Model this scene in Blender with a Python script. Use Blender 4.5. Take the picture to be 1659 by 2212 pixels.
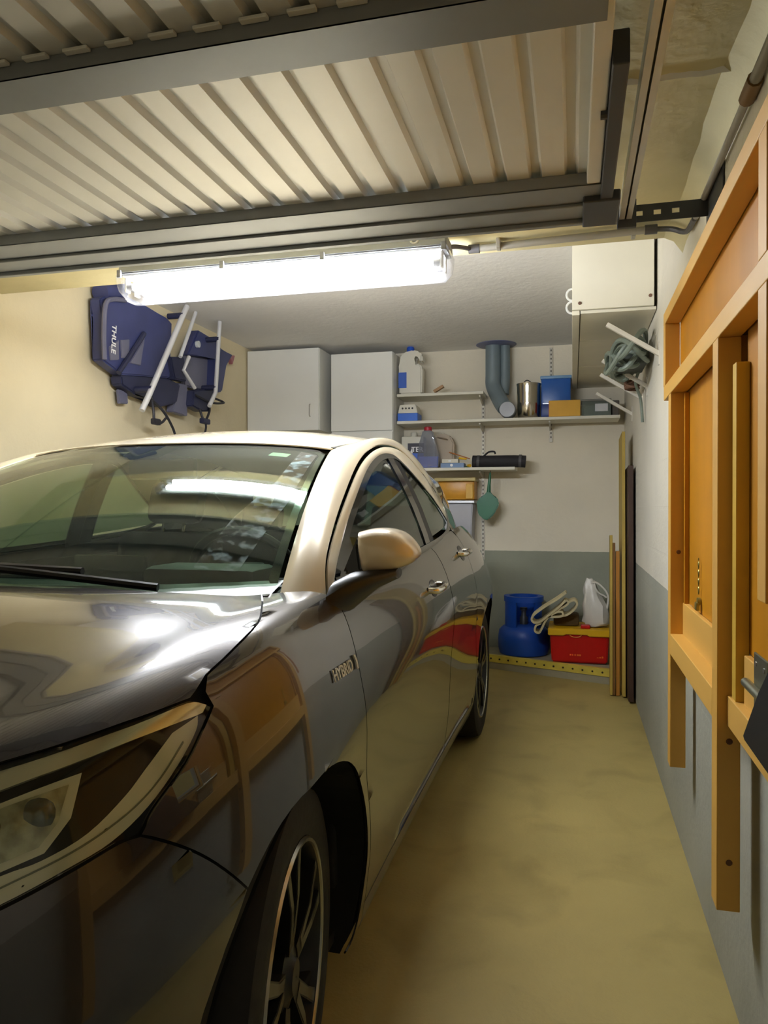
import bpy, bmesh, math, random
import numpy as np
from mathutils import Vector, Matrix
random.seed(4)
S = bpy.context.scene
COL = S.collection
for o in list(bpy.data.objects): bpy.data.objects.remove(o)
# ---------------------------------------------------------------- camera, world, exposure
cd = bpy.data.cameras.new('camera'); cam = bpy.data.objects.new('camera', cd); COL.objects.link(cam)
cam.location = (0, 0, 1.2)
YAW = math.atan2(408, 1600)
cam.rotation_euler = (math.radians(90) - math.atan(9 / 1600), 0, YAW)
cd.sensor_fit = 'HORIZONTAL'; cd.sensor_width = 36; cd.lens = 36 * 1600 / 1659
cd.clip_start = .02; cd.clip_end = 60
S.camera = cam
W = bpy.data.worlds.new('evening'); S.world = W; W.use_nodes = True
W.node_tree.nodes['Background'].inputs[0].default_value = (1.0, .88, .62, 1)
W.node_tree.nodes['Background'].inputs[1].default_value = .20
S.view_settings.view_transform = 'Standard'; S.view_settings.look = 'None'
S.view_settings.gamma = 1; S.view_settings.use_curve_mapping = False
S.view_settings.exposure = 0.1
TUBE_POWER = 200.0
# ---------------------------------------------------------------- materials
def lin(c):
    return tuple(((v / 255) / 12.92 if v / 255 <= .04045 else ((v / 255 + .055) / 1.055) ** 2.4) for v in c)
MATS = {}
def M(name, rgb, rough=.5, metal=0, var=.10, scale=6, bump=0, bscale=60, coat=0, spec=.5, emit=0, stretch=None, alpha=None):
    if name in MATS: return MATS[name]
    m = bpy.data.materials.new(name); m.use_nodes = True; nt = m.node_tree; N = nt.nodes; L = nt.links
    b = N['Principled BSDF']; c = lin(rgb)
    b.inputs['Roughness'].default_value = rough; b.inputs['Metallic'].default_value = metal
    b.inputs['Specular IOR Level'].default_value = spec
    b.inputs['Coat Weight'].default_value = coat; b.inputs['Coat Roughness'].default_value = .03
    tc = N.new('ShaderNodeTexCoord'); mp = N.new('ShaderNodeMapping')
    L.new(tc.outputs['Object'], mp.inputs[0])
    if stretch: mp.inputs['Scale'].default_value = stretch
    n = N.new('ShaderNodeTexNoise'); n.inputs['Scale'].default_value = scale; n.inputs['Detail'].default_value = 5
    L.new(mp.outputs[0], n.inputs['Vector'])
    r = N.new('ShaderNodeValToRGB'); e = r.color_ramp.elements
    e[0].position = .3; e[1].position = .7
    e[0].color = tuple(max(0, x * (1 - var)) for x in c) + (1,); e[1].color = tuple(min(1, x * (1 + var)) for x in c) + (1,)
    L.new(n.outputs['Fac'], r.inputs[0]); L.new(r.outputs[0], b.inputs['Base Color'])
    if bump:
        n2 = N.new('ShaderNodeTexNoise'); n2.inputs['Scale'].default_value = bscale; n2.inputs['Detail'].default_value = 4
        L.new(mp.outputs[0], n2.inputs['Vector'])
        bp = N.new('ShaderNodeBump'); bp.inputs['Strength'].default_value = bump; bp.inputs['Distance'].default_value = .01
        L.new(n2.outputs['Fac'], bp.inputs['Height']); L.new(bp.outputs[0], b.inputs['Normal'])
    if emit:
        L.new(r.outputs[0], b.inputs['Emission Color']); b.inputs['Emission Strength'].default_value = emit
    MATS[name] = m; return m
def glass_mat(name, tint, f0=.04, haze=0.0, haze_rgb=(200, 210, 205), hr=(.35, .75, .4), hs=4):
    m = bpy.data.materials.new(name); m.use_nodes = True; nt = m.node_tree; N = nt.nodes; L = nt.links
    N.remove(N['Principled BSDF']); out = N['Material Output']
    tr = N.new('ShaderNodeBsdfTransparent'); tr.inputs[0].default_value = lin(tint) + (1,)
    gl = N.new('ShaderNodeBsdfGlossy'); gl.inputs['Roughness'].default_value = .02
    lw = N.new('ShaderNodeLayerWeight'); lw.inputs[0].default_value = .5
    pw = N.new('ShaderNodeMath'); pw.operation = 'POWER'; pw.inputs[1].default_value = 5; L.new(lw.outputs['Facing'], pw.inputs[0])
    fr = N.new('ShaderNodeMath'); fr.operation = 'MULTIPLY_ADD'; fr.inputs[1].default_value = 1 - f0; fr.inputs[2].default_value = f0; L.new(pw.outputs[0], fr.inputs[0])
    mx = N.new('ShaderNodeMixShader'); L.new(fr.outputs[0], mx.inputs[0]); L.new(tr.outputs[0], mx.inputs[1]); L.new(gl.outputs[0], mx.inputs[2])
    last = mx
    if haze:
        df = N.new('ShaderNodeBsdfDiffuse'); df.inputs[0].default_value = lin(haze_rgb) + (1,)
        nz = N.new('ShaderNodeTexNoise'); nz.inputs['Scale'].default_value = hs; nz.inputs['Detail'].default_value = 8
        tc = N.new('ShaderNodeTexCoord'); L.new(tc.outputs['Object'], nz.inputs['Vector'])
        mr = N.new('ShaderNodeMapRange'); mr.inputs['From Min'].default_value = hr[0]; mr.inputs['From Max'].default_value = hr[1]
        mr.inputs['To Min'].default_value = haze * hr[2]; mr.inputs['To Max'].default_value = haze
        L.new(nz.outputs['Fac'], mr.inputs[0])
        m2 = N.new('ShaderNodeMixShader'); L.new(mr.outputs[0], m2.inputs[0]); L.new(mx.outputs[0], m2.inputs[1]); L.new(df.outputs[0], m2.inputs[2]); last = m2
    L.new(last.outputs[0], out.inputs[0]); MATS[name] = m; return m
def wall_mat(name, top, low, zline, bump=.25, blocks=False, axis='y'):
    m = bpy.data.materials.new(name); m.use_nodes = True; nt = m.node_tree; N = nt.nodes; L = nt.links
    b = N['Principled BSDF']; b.inputs['Roughness'].default_value = .75
    g = N.new('ShaderNodeNewGeometry'); sx = N.new('ShaderNodeSeparateXYZ'); L.new(g.outputs['Position'], sx.inputs[0])
    n = N.new('ShaderNodeTexNoise'); n.inputs['Scale'].default_value = 2.2; n.inputs['Detail'].default_value = 8
    L.new(g.outputs['Position'], n.inputs['Vector'])
    def ramp(c, v):
        r = N.new('ShaderNodeValToRGB'); e = r.color_ramp.elements; e[0].position = .32; e[1].position = .68; c = lin(c)
        e[0].color = tuple(x * (1 - v) for x in c) + (1,); e[1].color = tuple(min(1, x * (1 + v)) for x in c) + (1,)
        L.new(n.outputs['Fac'], r.inputs[0]); return r
    rt = ramp(top, .05); rl = ramp(low, .10)
    n3 = N.new('ShaderNodeTexNoise'); n3.inputs['Scale'].default_value = 25
    L.new(g.outputs['Position'], n3.inputs['Vector'])
    ma = N.new('ShaderNodeMath'); ma.operation = 'MULTIPLY_ADD'; ma.inputs[1].default_value = .006; L.new(n3.outputs['Fac'], ma.inputs[0]); L.new(sx.outputs['Z'], ma.inputs[2])
    gt = N.new('ShaderNodeMath'); gt.operation = 'GREATER_THAN'; gt.inputs[1].default_value = zline + .003; L.new(ma.outputs[0], gt.inputs[0])
    mx = N.new('ShaderNodeMix'); mx.data_type = 'RGBA'; L.new(gt.outputs[0], mx.inputs[0]); L.new(rl.outputs[0], mx.inputs[6]); L.new(rt.outputs[0], mx.inputs[7])
    L.new(mx.outputs[2], b.inputs['Base Color'])
    n2 = N.new('ShaderNodeTexNoise'); n2.inputs['Scale'].default_value = 45; n2.inputs['Detail'].default_value = 6; L.new(g.outputs['Position'], n2.inputs['Vector'])
    bp = N.new('ShaderNodeBump'); bp.inputs['Strength'].default_value = bump; bp.inputs['Distance'].default_value = .006
    L.new(n2.outputs['Fac'], bp.inputs['Height']); L.new(bp.outputs[0], b.inputs['Normal'])
    if blocks:
        cb = N.new('ShaderNodeCombineXYZ'); L.new(sx.outputs['Y'], cb.inputs[0]); L.new(sx.outputs['Z'], cb.inputs[1])
        bt = N.new('ShaderNodeTexBrick'); bt.inputs['Scale'].default_value = 1; bt.inputs['Brick Width'].default_value = .5; bt.inputs['Row Height'].default_value = .2
        bt.inputs['Mortar Size'].default_value = .006; bt.inputs['Color1'].default_value = bt.inputs['Color2'].default_value = (1, 1, 1, 1); bt.inputs['Mortar'].default_value = (0, 0, 0, 1)
        L.new(cb.outputs[0], bt.inputs['Vector'])
        b2 = N.new('ShaderNodeBump'); b2.inputs['Strength'].default_value = .35; b2.inputs['Distance'].default_value = .004
        L.new(bt.outputs['Color'], b2.inputs['Height']); L.new(bp.outputs[0], b2.inputs['Normal']); L.new(b2.outputs[0], b.inputs['Normal'])
    MATS[name] = m; return m
# ---------------------------------------------------------------- mesh helpers
def wloc(p):
    v = Vector((0, 0, 0))
    while p: v = v + p.location; p = p.parent
    return v
def link(o, parent=None):
    COL.objects.link(o)
    if parent: o.parent = parent
    return o
def tag(o, label, cat, group=None):
    o['label'] = label; o['category'] = cat
    if group: o['group'] = group
    return o
def thing(name, label, cat, loc, group=None):
    o = bpy.data.objects.new(name, None); o.location = loc; o.empty_display_size = .05
    COL.objects.link(o); return tag(o, label, cat, group)
def obj(name, bm, mat, parent=None, smooth=False, origin=None):
    """world-space bmesh -> one object (mesh moved so its parent's / own origin is right)"""
    o_ = Vector(origin) if origin is not None else (wloc(parent) if parent else Vector((0, 0, 0)))
    bmesh.ops.recalc_face_normals(bm, faces=bm.faces[:]) if smooth != 'keep' else None
    bmesh.ops.translate(bm, verts=bm.verts[:], vec=-o_)
    me = bpy.data.meshes.new(name); bm.to_mesh(me); bm.free()
    if smooth:
        me.shade_smooth(); me.set_sharp_from_angle(angle=math.radians(40))
    for q in (mat if isinstance(mat, (list, tuple)) else [mat]): me.materials.append(q)
    o = bpy.data.objects.new(name, me)
    if origin is not None: o.location = o_ - (wloc(parent) if parent else Vector((0, 0, 0)))
    return link(o, parent)
def struct(name, bm, mat, smooth=False):
    o = obj(name, bm, mat, smooth=smooth); o['kind'] = 'structure'; return o
def nb(): return bmesh.new()
def box(bm, x0, x1, y0, y1, z0, z1, bev=0, mtx=None, seg=2):
    g = bmesh.ops.create_cube(bm, size=1)['verts']
    bmesh.ops.scale(bm, verts=g, vec=(abs(x1-x0), abs(y1-y0), abs(z1-z0)))
    bmesh.ops.translate(bm, verts=g, vec=((x0+x1)/2, (y0+y1)/2, (z0+z1)/2))
    if mtx is not None: bmesh.ops.transform(bm, matrix=mtx, verts=g)
    if bev:
        es = list({e for v in g for e in v.link_edges})
        bmesh.ops.bevel(bm, geom=es, offset=bev, segments=seg, affect='EDGES', profile=.5)
    return bm
def tube(bm, pts, r, n=10, cap=True):
    pts = [Vector(p) for p in pts]; rs = r if isinstance(r, (list, tuple)) else [r] * len(pts)
    rings = []; up = None
    for i, p in enumerate(pts):
        t = (pts[min(i+1, len(pts)-1)] - pts[max(i-1, 0)]).normalized()
        if up is None: up = Vector((0, 0, 1)) if abs(t.z) < .9 else Vector((1, 0, 0))
        a = t.cross(up).normalized(); b = a.cross(t).normalized(); up = b
        rings.append([bm.verts.new(p + (a * math.cos(2*math.pi*k/n) + b * math.sin(2*math.pi*k/n)) * rs[i]) for k in range(n)])
    for A, B in zip(rings, rings[1:]):
        for k in range(n): bm.faces.new((A[k], A[(k+1) % n], B[(k+1) % n], B[k]))
    if cap: bm.faces.new(rings[0][::-1]); bm.faces.new(rings[-1])
    return bm
def curve_pts(pts, k=6):
    P = [Vector(p) for p in pts]; P = [P[0]*2 - P[1]] + P + [P[-1]*2 - P[-2]]; out = []
    for i in range(1, len(P) - 2):
        for j in range(k):
            t = j / k; a, b, c, d = P[i-1], P[i], P[i+1], P[i+2]
            out.append(.5 * ((2*b) + (c-a)*t + (2*a - 5*b + 4*c - d)*t*t + (3*b - a - 3*c + d)*t**3))
    out.append(P[-2]); return out
def lathe(bm, prof, c, n=24, axis='z', closed_top=True, mtx=None):
    rings = []; c = Vector(c)
    for r, h in prof:
        ring = []
        for k in range(n):
            a = 2*math.pi*k/n; x, y = r*math.cos(a), r*math.sin(a)
            p = {'z': (x, y, h), 'x': (h, x, y), 'y': (y, h, x)}[axis]
            p = Vector(p)
            if mtx is not None: p = mtx @ p
            ring.append(bm.verts.new(c + p))
        rings.append(ring)
    for A, B in zip(rings, rings[1:]):
        for k in range(n): bm.faces.new((A[k], A[(k+1) % n], B[(k+1) % n], B[k]))
    if closed_top: bm.faces.new(rings[0][::-1]); bm.faces.new(rings[-1])
    return bm
def prism(bm, poly, f0, f1):
    """poly of 2-D points, f0/f1 map (a,b) -> 3-D for both ends"""
    A = [bm.verts.new(f0(*p)) for p in poly]; B = [bm.verts.new(f1(*p)) for p in poly]; n = len(poly)
    bm.faces.new(A[::-1]); bm.faces.new(B)
    for k in range(n): bm.faces.new((A[k], A[(k+1) % n], B[(k+1) % n], B[k]))
    return bm
def prism_y(bm, poly, y0, y1): return prism(bm, poly, lambda a, b: (a, y0, b), lambda a, b: (a, y1, b))
def prism_x(bm, poly, x0, x1): return prism(bm, poly, lambda a, b: (x0, a, b), lambda a, b: (x1, a, b))
def text_obj(name, body, size, mtx, mat, parent, depth=.002):
    cu = bpy.data.curves.new(name, 'FONT'); cu.body = body; cu.size = size; cu.extrude = depth; cu.align_x = 'CENTER'; cu.align_y = 'CENTER'; cu.offset = size * .02
    t = bpy.data.objects.new(name, cu); COL.objects.link(t)
    dg = bpy.context.evaluated_depsgraph_get(); me = bpy.data.meshes.new_from_object(t.evaluated_get(dg))
    bpy.data.objects.remove(t); bpy.data.curves.remove(cu)
    me.transform(mtx); me.transform(Matrix.Translation(-wloc(parent)))
    me.materials.clear(); me.materials.append(mat); me.name = name
    return link(bpy.data.objects.new(name, me), parent)
def frame_mtx(o, ex, ey):
    ex = Vector(ex).normalized(); ez = ex.cross(Vector(ey)).normalized(); ey = ez.cross(ex)
    m = Matrix((ex, ey, ez)).transposed().to_4x4(); m.translation = Vector(o); return m
# ---------------------------------------------------------------- room
XL, XR, YB, YF = -2.5, .377, 5.9, -.7
ZN, ZF, YS = 2.165, 2.46, 2.82
CREAM = (236, 227, 206); GREY = (150, 153, 136)
mWall = wall_mat('cream_over_grey_paint', CREAM, GREY, .862)
mWallR = wall_mat('cream_over_grey_block', (226, 220, 204), (164, 164, 150), .862, bump=.35, blocks=True)
mWallL = wall_mat('cream_plaster', (226, 212, 176), (150, 152, 140), .862)
mCeil = M('ceiling_plaster', (236, 234, 230), .8, var=.06, scale=1.5, bump=.3, bscale=25)
mCeilN = M('ceiling_plaster_yellowed', (208, 198, 156), .8, var=.12, scale=2.0, bump=.4, bscale=20)
# concrete floor with stains
mFloor = M('worn_concrete', (178, 160, 98), .55, var=.12, scale=1.6, bump=.15, bscale=90)
nt = mFloor.node_tree; N = nt.nodes; L = nt.links
bs = N['Principled BSDF']; base = bs.inputs['Base Color'].links[0].from_socket
tc = N.new('ShaderNodeTexCoord')
n = N.new('ShaderNodeTexNoise'); n.inputs['Scale'].default_value = 3.5; n.inputs['Detail'].default_value = 9; n.inputs['Distortion'].default_value = .6
L.new(tc.outputs['Object'], n.inputs['Vector'])
r = N.new('ShaderNodeValToRGB'); r.color_ramp.elements[0].position = .28; r.color_ramp.elements[0].color = (.55, .52, .45, 1)
r.color_ramp.elements[1].position = .5; r.color_ramp.elements[1].color = (1, 1, 1, 1)
L.new(n.outputs['Fac'], r.inputs[0])
mx = N.new('ShaderNodeMix'); mx.data_type = 'RGBA'; mx.blend_type = 'MULTIPLY'; mx.inputs[0].default_value = .45
L.new(base, mx.inputs[6]); L.new(r.outputs[0], mx.inputs[7]); L.new(mx.outputs[2], bs.inputs['Base Color'])

struct('floor', box(nb(), -3.2, 1.0, -4.5, YB + .2, -.12, 0), mFloor)
struct('wall_back', box(nb(), XL - .2, XR + .2, YB, YB + .2, 0, 2.8), mWall)
struct('wall_left', box(nb(), XL - .2, XL, YF, YB, 0, 2.8), mWallL)
struct('wall_right', box(nb(), XR, XR + .2, YF, YB, 0, 2.8), mWallR)
ce = struct('ceiling', box(nb(), XL, XR, YF, YS, ZN, ZF + .2), mCeilN)
o = obj('upper_ceiling', box(nb(), XL, XR, YS, YB, ZF, ZF + .2), mCeil, ce)
# rough plaster fillet along the top of the right wall, crack joint across the ceiling
bm = nb(); prev = None
for i in range(40):
    y = YF + i * (YS - YF) / 39; d = .060 + .006 * math.sin(i * .7) + random.uniform(-.004, .004); h = .05 + .012 * math.sin(i * 1.1 + 1)
    ring = [bm.verts.new(p) for p in ((XR - d, y, ZN + .002), (XR - d * .45, y, ZN - h * .3), (XR - d*.1, y, ZN - h), (XR + .002, y, ZN - h * 1.25))]
    if prev:
        for k in range(3): bm.faces.new((prev[k], prev[k+1], ring[k+1], ring[k]))
    prev = ring
struct('trim_1', bm, mCeilN, smooth=True)
bm = nb(); prev = None
for i in range(16):
    x = .06 + i * (XR - .06) / 15; w = .010 + random.uniform(-.003, .004); y = 1.77 + random.uniform(-.004, .004)
    ring = [bm.verts.new(p) for p in ((x, y - w, ZN + .001), (x, y, ZN - .008), (x, y + w, ZN + .001))]
    if prev:
        for k in range(2): bm.faces.new((prev[k], prev[k+1], ring[k+1], ring[k]))
    prev = ring
struct('trim_2', bm, mCeil, smooth=True)
# boarded bulkhead in the right-hand corner under the ceiling
mBoard = M('painted_board', (232, 226, 206), .6, var=.05, scale=3)
mScrew = M('rusty_screw', (120, 88, 70), .6, .3)
t = thing('boarded_bulkhead', 'cream boarded boxing under the ceiling in the back right corner', 'boxing', (.18, 3.7, 2.12))
obj('front_board', box(nb(), -.005, XR - .015, 3.62, 3.64, 2.135, ZF - .002, .002), mBoard, t)
obj('edge_batten', box(nb(), -.005, .03, 3.64, YB - .003, 2.115, 2.15, .002), mBoard, t)
for y0, y1 in ((3.64, 4.235), (4.243, 5.0), (5.008, YB - .003)):
    obj('panel', box(nb(), .034, XR - .004, y0, y1, 2.12, 2.135, .002), mBoard, t)
obj('side_board', box(nb(), -.005, .012, 3.64, YB - .003, 2.15, ZF - .002, .001), mBoard, t)
for x, z in ((.03, 2.165), (.345, 2.18)):
    obj('screw', lathe(nb(), [(.001, -.004), (.008, -.003), (.008, .004)], (x, 3.618, z), 8, 'y'), mScrew, t)
for z in (2.22, 2.285):
    bm = nb(); tube(bm, [(-.005 - .028 * math.sin(a), 3.9, z + .03 * math.cos(a)) for a in np.linspace(0, math.pi, 9)], .006, 6)
    obj('hook', bm, M('white_plastic', (225, 225, 220), .4), t, True)

# concrete ledge with yellow perforated nosing
mLedge = M('grey_concrete', (165, 158, 132), .8, var=.14, scale=4, bump=.3, bscale=40)
A = Vector((XR, 5.19, 0)); B = Vector((-1.1, 5.74, 0))
bm = nb(); prism(bm, [(XR, 5.19), (XR, YB), (-1.1, YB), (-1.1, 5.74)], lambda a, b: (a, b, 0), lambda a, b: (a, b, .098))
o = struct('trim_3', bm, mLedge)
d = (B - A).normalized(); nrm = Vector((d.y, -d.x, 0))
if nrm.y > 0: nrm = -nrm
mYel = M('yellow_enamel', (222, 200, 84), .45, var=.12, scale=12)
a0 = A + d * .09; ln = 1.0
mt = Matrix.Identity(4); mt.col[0] = (*d, 0); mt.col[1] = (*(-nrm), 0); mt.col[2] = (0, 0, 1, 0); mt.col[3] = (*a0, 1)
t = thing('perforated_edge_strip', 'yellow perforated metal strip along the front edge of the concrete ledge', 'edging', a0 + Vector((0, 0, .05)))
bm = nb(); box(bm, 0, ln, -.006, -.001, .052, .1, 0, mt); box(bm, 0, ln, -.006, .03, .1, .104, 0, mt)
obj('strip', bm, mYel, t)
for i in range(int(ln / .07)):
    bm = nb(); lathe(bm, [(.007, -.002), (.007, .0015)], mt @ Vector((.03 + i * .07, -.0066, .078)), 8, 'y', mtx=mt.to_3x3())
    obj('hole', bm, M('dark_hole', (52, 40, 22), .8), t)

# ---------------------------------------------------------------- fluorescent lamp
mGreyP = M('lamp_grey_plastic', (150, 152, 156), .5)
mTube = bpy.data.materials.new('fluorescent_tube'); mTube.use_nodes = True
q = mTube.node_tree.nodes['Principled BSDF']; q.inputs['Base Color'].default_value = (1, 1, 1, 1)
q.inputs['Emission Color'].default_value = (.90, .95, 1.0, 1); q.inputs['Emission Strength'].default_value = TUBE_POWER
mCover = glass_mat('clear_lamp_cover', (250, 250, 252), .03, .10, (240, 240, 245))
LX0, LX1, LY = -1.67, -.40, 2.52
t = thing('ceiling_lamp', 'long twin-tube fluorescent lamp glowing white under the ceiling', 'lamp', ((LX0 + LX1) / 2, LY, ZN))
bm = nb()
prism(bm, [(LY - .055, ZN - .045), (LY - .075, 2.075), (LY + .075, 2.075), (LY + .055, ZN - .045)], lambda a, b: (LX0 + .01, a, b), lambda a, b: (LX1 - .01, a, b))
bmesh.ops.bevel(bm, geom=bm.edges[:], offset=.006, segments=2, affect='EDGES')
hs = obj('housing', bm, mGreyP, t, True)
obj('mounting_block', box(nb(), LX0 + .2, LX0 + .26, LY - .03, LY + .03, ZN - .045, ZN, .002), mGreyP, t)
obj('mounting_block', box(nb(), LX1 - .26, LX1 - .2, LY - .03, LY + .03, ZN - .045, ZN, .002), mGreyP, t)
obj('reflector', box(nb(), LX0 + .03, LX1 - .03, LY - .062, LY + .062, 2.068, 2.074), M('white_enamel', (235, 235, 235), .3), t)
for dy in (-.032, .032):
    bm = nb(); tube(bm, [(LX0 + .055, LY + dy, 2.035), (LX1 - .055, LY + dy, 2.035)], .0135, 14)
    tb = obj('fluorescent_tube', bm, mTube, t, True)
    for x, s in ((LX0 + .055, 1), (LX1 - .055, -1)):
        bm = nb(); tube(bm, [(x - s*.018, LY + dy, 2.035), (x + s*.004, LY + dy, 2.035)], .0145, 12)
        obj('end_cap', bm, M('aluminium', (190, 190, 192), .35, .9), tb, True)
        obj('tube_holder', box(nb(), x - s*.028, x - s*.018, LY + dy - .014, LY + dy + .014, 2.015, 2.07, .003), M('white_plastic', (225, 225, 220), .4), t)
bm = nb()   # bowl-shaped cover, open at the top, 2.5 mm wall
prof = [(-.073, 2.073), (-.07, 2.03), (-.056, 1.995), (-.03, 1.982), (.03, 1.982), (.056, 1.995), (.07, 2.03), (.073, 2.073)]
xs = [LX0 + .004, LX0 + .008, LX0 + .03, LX1 - .03, LX1 - .008, LX1 - .004]; sc = [.35, .72, 1, 1, .72, .35]
rings = [[bm.verts.new((x, LY + a * (.86 + .14*s), 2.073 - (2.073 - b) * s)) for a, b in prof] for x, s in zip(xs, sc)]
for A_, B_ in zip(rings, rings[1:]):
    for k in range(len(prof) - 1): bm.faces.new((A_[k], A_[k+1], B_[k+1], B_[k]))
bm.faces.new(rings[0]); bm.faces.new(rings[-1][::-1])
obj('cover', bm, mCover, t, True)
for f in (.02, .35, .65, .985):
    x = LX0 + f * (LX1 - LX0)
    obj('clip', box(nb(), x - .008, x + .008, LY - .082, LY - .07, 2.06, 2.088, .002), M('clip_grey', (120, 120, 126), .4), t)
bm = nb(); tube(bm, [(LX1 - .12 + .013 * math.cos(a), LY - .068, 2.105 + .013 * math.sin(a)) for a in np.linspace(0, 2*math.pi, 13)], .004, 6)
obj('cable_gland', bm, M('white_plastic', (225, 225, 220), .4), t, True)
# ceiling conduit from lamp to right wall
mPipe = M('grey_conduit', (160, 156, 146), .45, var=.06)
mDkP = M('dark_grey_plastic', (84, 82, 84), .5)
t = thing('ceiling_conduit', 'grey cable conduit with clips running across the ceiling from the lamp', 'conduit', (-.05, 2.72, ZN))
bm = nb(); tube(bm, [(-.345, 2.70, ZN - .022), (.245, 2.66, ZN - .022)], .0125, 10); obj('pipe', bm, mPipe, t, True)
for x in (-.26, .2): obj('clip', box(nb(), x - .007, x + .007, 2.665, 2.705, ZN - .036, ZN, .002), mPipe, t)
for x, y in ((-.35, 2.70), (.255, 2.66)): bm = nb(); tube(bm, [(x - .02, y, ZN - .022), (x + .02, y, ZN - .022)], .016, 10); obj('sleeve', bm, mDkP, t, True)
bm = nb(); tube(bm, curve_pts([(LX1 - .02, LY + .02, 2.10), (-.40, 2.62, 2.128), (-.36, 2.70, ZN - .022)]), .008, 8); obj('cable', bm, mDkP, t, True)
bm = nb(); tube(bm, curve_pts([(.27, 2.66, ZN - .022), (.32, 2.65, ZN - .03), (.358, 2.6, ZN - .06), (.362, 2.45, ZN - .075)]), .009, 8); obj('cable', bm, mDkP, t, True)
t = thing('wall_conduit', 'steel cable conduit high on the right wall above the timber frame', 'conduit', (.36, 1.6, 2.07))
bm = nb(); tube(bm, [(XR - .016, 1.72, 2.078), (XR - .016, 2.42, 2.085)], .0095, 10); obj('pipe', bm, mPipe, t, True)
bm = nb(); tube(bm, [(XR - .016, .6, 2.07), (XR - .016, 1.68, 2.078)], .0125, 10); obj('pipe', bm, M('dark_conduit', (140, 134, 118), .5), t, True)
bm = nb(); tube(bm, [(XR - .016, 1.66, 2.078), (XR - .016, 1.74, 2.078)], .017, 10); obj('sleeve', bm, M('brown_sleeve', (120, 88, 40), .5), t, True)

# ---------------------------------------------------------------- up-and-over garage door, open under the ceiling
mSheet = M('galvanised_sheet', (226, 226, 222), .42, .25, var=.05, scale=3)
mSteel = M('dull_steel', (138, 142, 146), .45, .4, var=.06)
mSteelD = M('dark_steel', (78, 80, 84), .5, .6, var=.06)
ZD = 2.055
t = thing('garage_door', 'ribbed sheet-metal garage door swung open flat under the ceiling', 'garage door', (-1.2, 1.1, ZD))
bm = nb(); X0, X1, Y0, Y1 = -2.42, .055, -.12, 2.08
prof = [X0]; pz = [0]
x = X1 - .06; xs = []
while x > X0 + .05: xs.append(x); x -= .089
poly = [(X0, 0)]
for x in sorted(xs): poly += [(x - .017, 0), (x - .010, .016), (x + .010, .016), (x + .017, 0)]
poly += [(X1, 0)]
rows = [[bm.verts.new((a, y, ZD + b)) for a, b in poly] for y in (Y0, Y1)]
rows2 = [[bm.verts.new((a, y, ZD + b + .0015)) for a, b in poly] for y in (Y0, Y1)]
for k in range(len(poly) - 1):
    bm.faces.new((rows[0][k], rows[0][k+1], rows[1][k+1], rows[1][k])); bm.faces.new((rows2[0][k], rows2[1][k], rows2[1][k+1], rows2[0][k+1]))
obj('ribbed_sheet', bm, mSheet, t)
def channel(y0, y1, zt, zb, x0, x1, lip):
    bm = nb(); box(bm, x0, x1, y0, y1, zb, zb + .003); box(bm, x0, x1, y0, y0 + .003, zb, zt); box(bm, x0, x1, y1 - .003, y1, zb, zt)
    if lip: box(bm, x0, x1, y0 + (y1 - y0) * .45, y0 + (y1 - y0) * .62, zb - .010, zb, .003); box(bm, x0, x1, y1 - .02, y1, zb - .014, zb, .003)
    return bm
obj('middle_beam', channel(1.205, 1.305, ZD - .001, 2.02, X0, X1, False), mSteel, t)
obj('rear_beam', channel(1.96, 2.20, ZD - .001, 2.022, X0 - .02, .10, True), mSteel, t)
obj('front_beam', channel(-.12, .02, ZD - .001, 2.02, X0, X1, False), mSteel, t)
tab_me = None
for x in sorted(xs):  # added white tabs imitate light showing through the groove gaps above the beam
    if tab_me is None:
        o = obj('slot_light_tab', box(nb(), x - .026, x + .026, 1.190, 1.204, ZD - .008, ZD - .0015, .0015), M('white_plastic', (225, 225, 220), .4), t, origin=(x, 1.195, ZD)); tab_me = o
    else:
        o = tab_me.copy(); COL.objects.link(o); o.parent = t; o.location = Vector((x, 1.195, ZD)) - wloc(t)
for x0, x1 in ((X1 - .022, X1 + .012), (X0 - .012, X0 + .022)):
    bm = nb(); box(bm, x0, x1, Y0, Y1, ZD - .03, ZD - .002, .003); obj('side_frame', bm, mSheet, t)
obj('counter_plate', box(nb(), X1 + .014, X1 + .045, 1.42, 2.05, ZD - .045, ZD + .02, .003), mSteelD, t)
obj('corner_bracket', box(nb(), X1 - .03, X1 + .065, 2.03, 2.21, ZD - .05, ZD - .02, .004), mSteelD, t)
bm = nb(); lathe(bm, [(.012, -.012), (.012, .012)], (X1 + .012, 1.62, ZD - .03), 10, 'x'); obj('bolt', bm, mSteelD, t)
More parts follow.
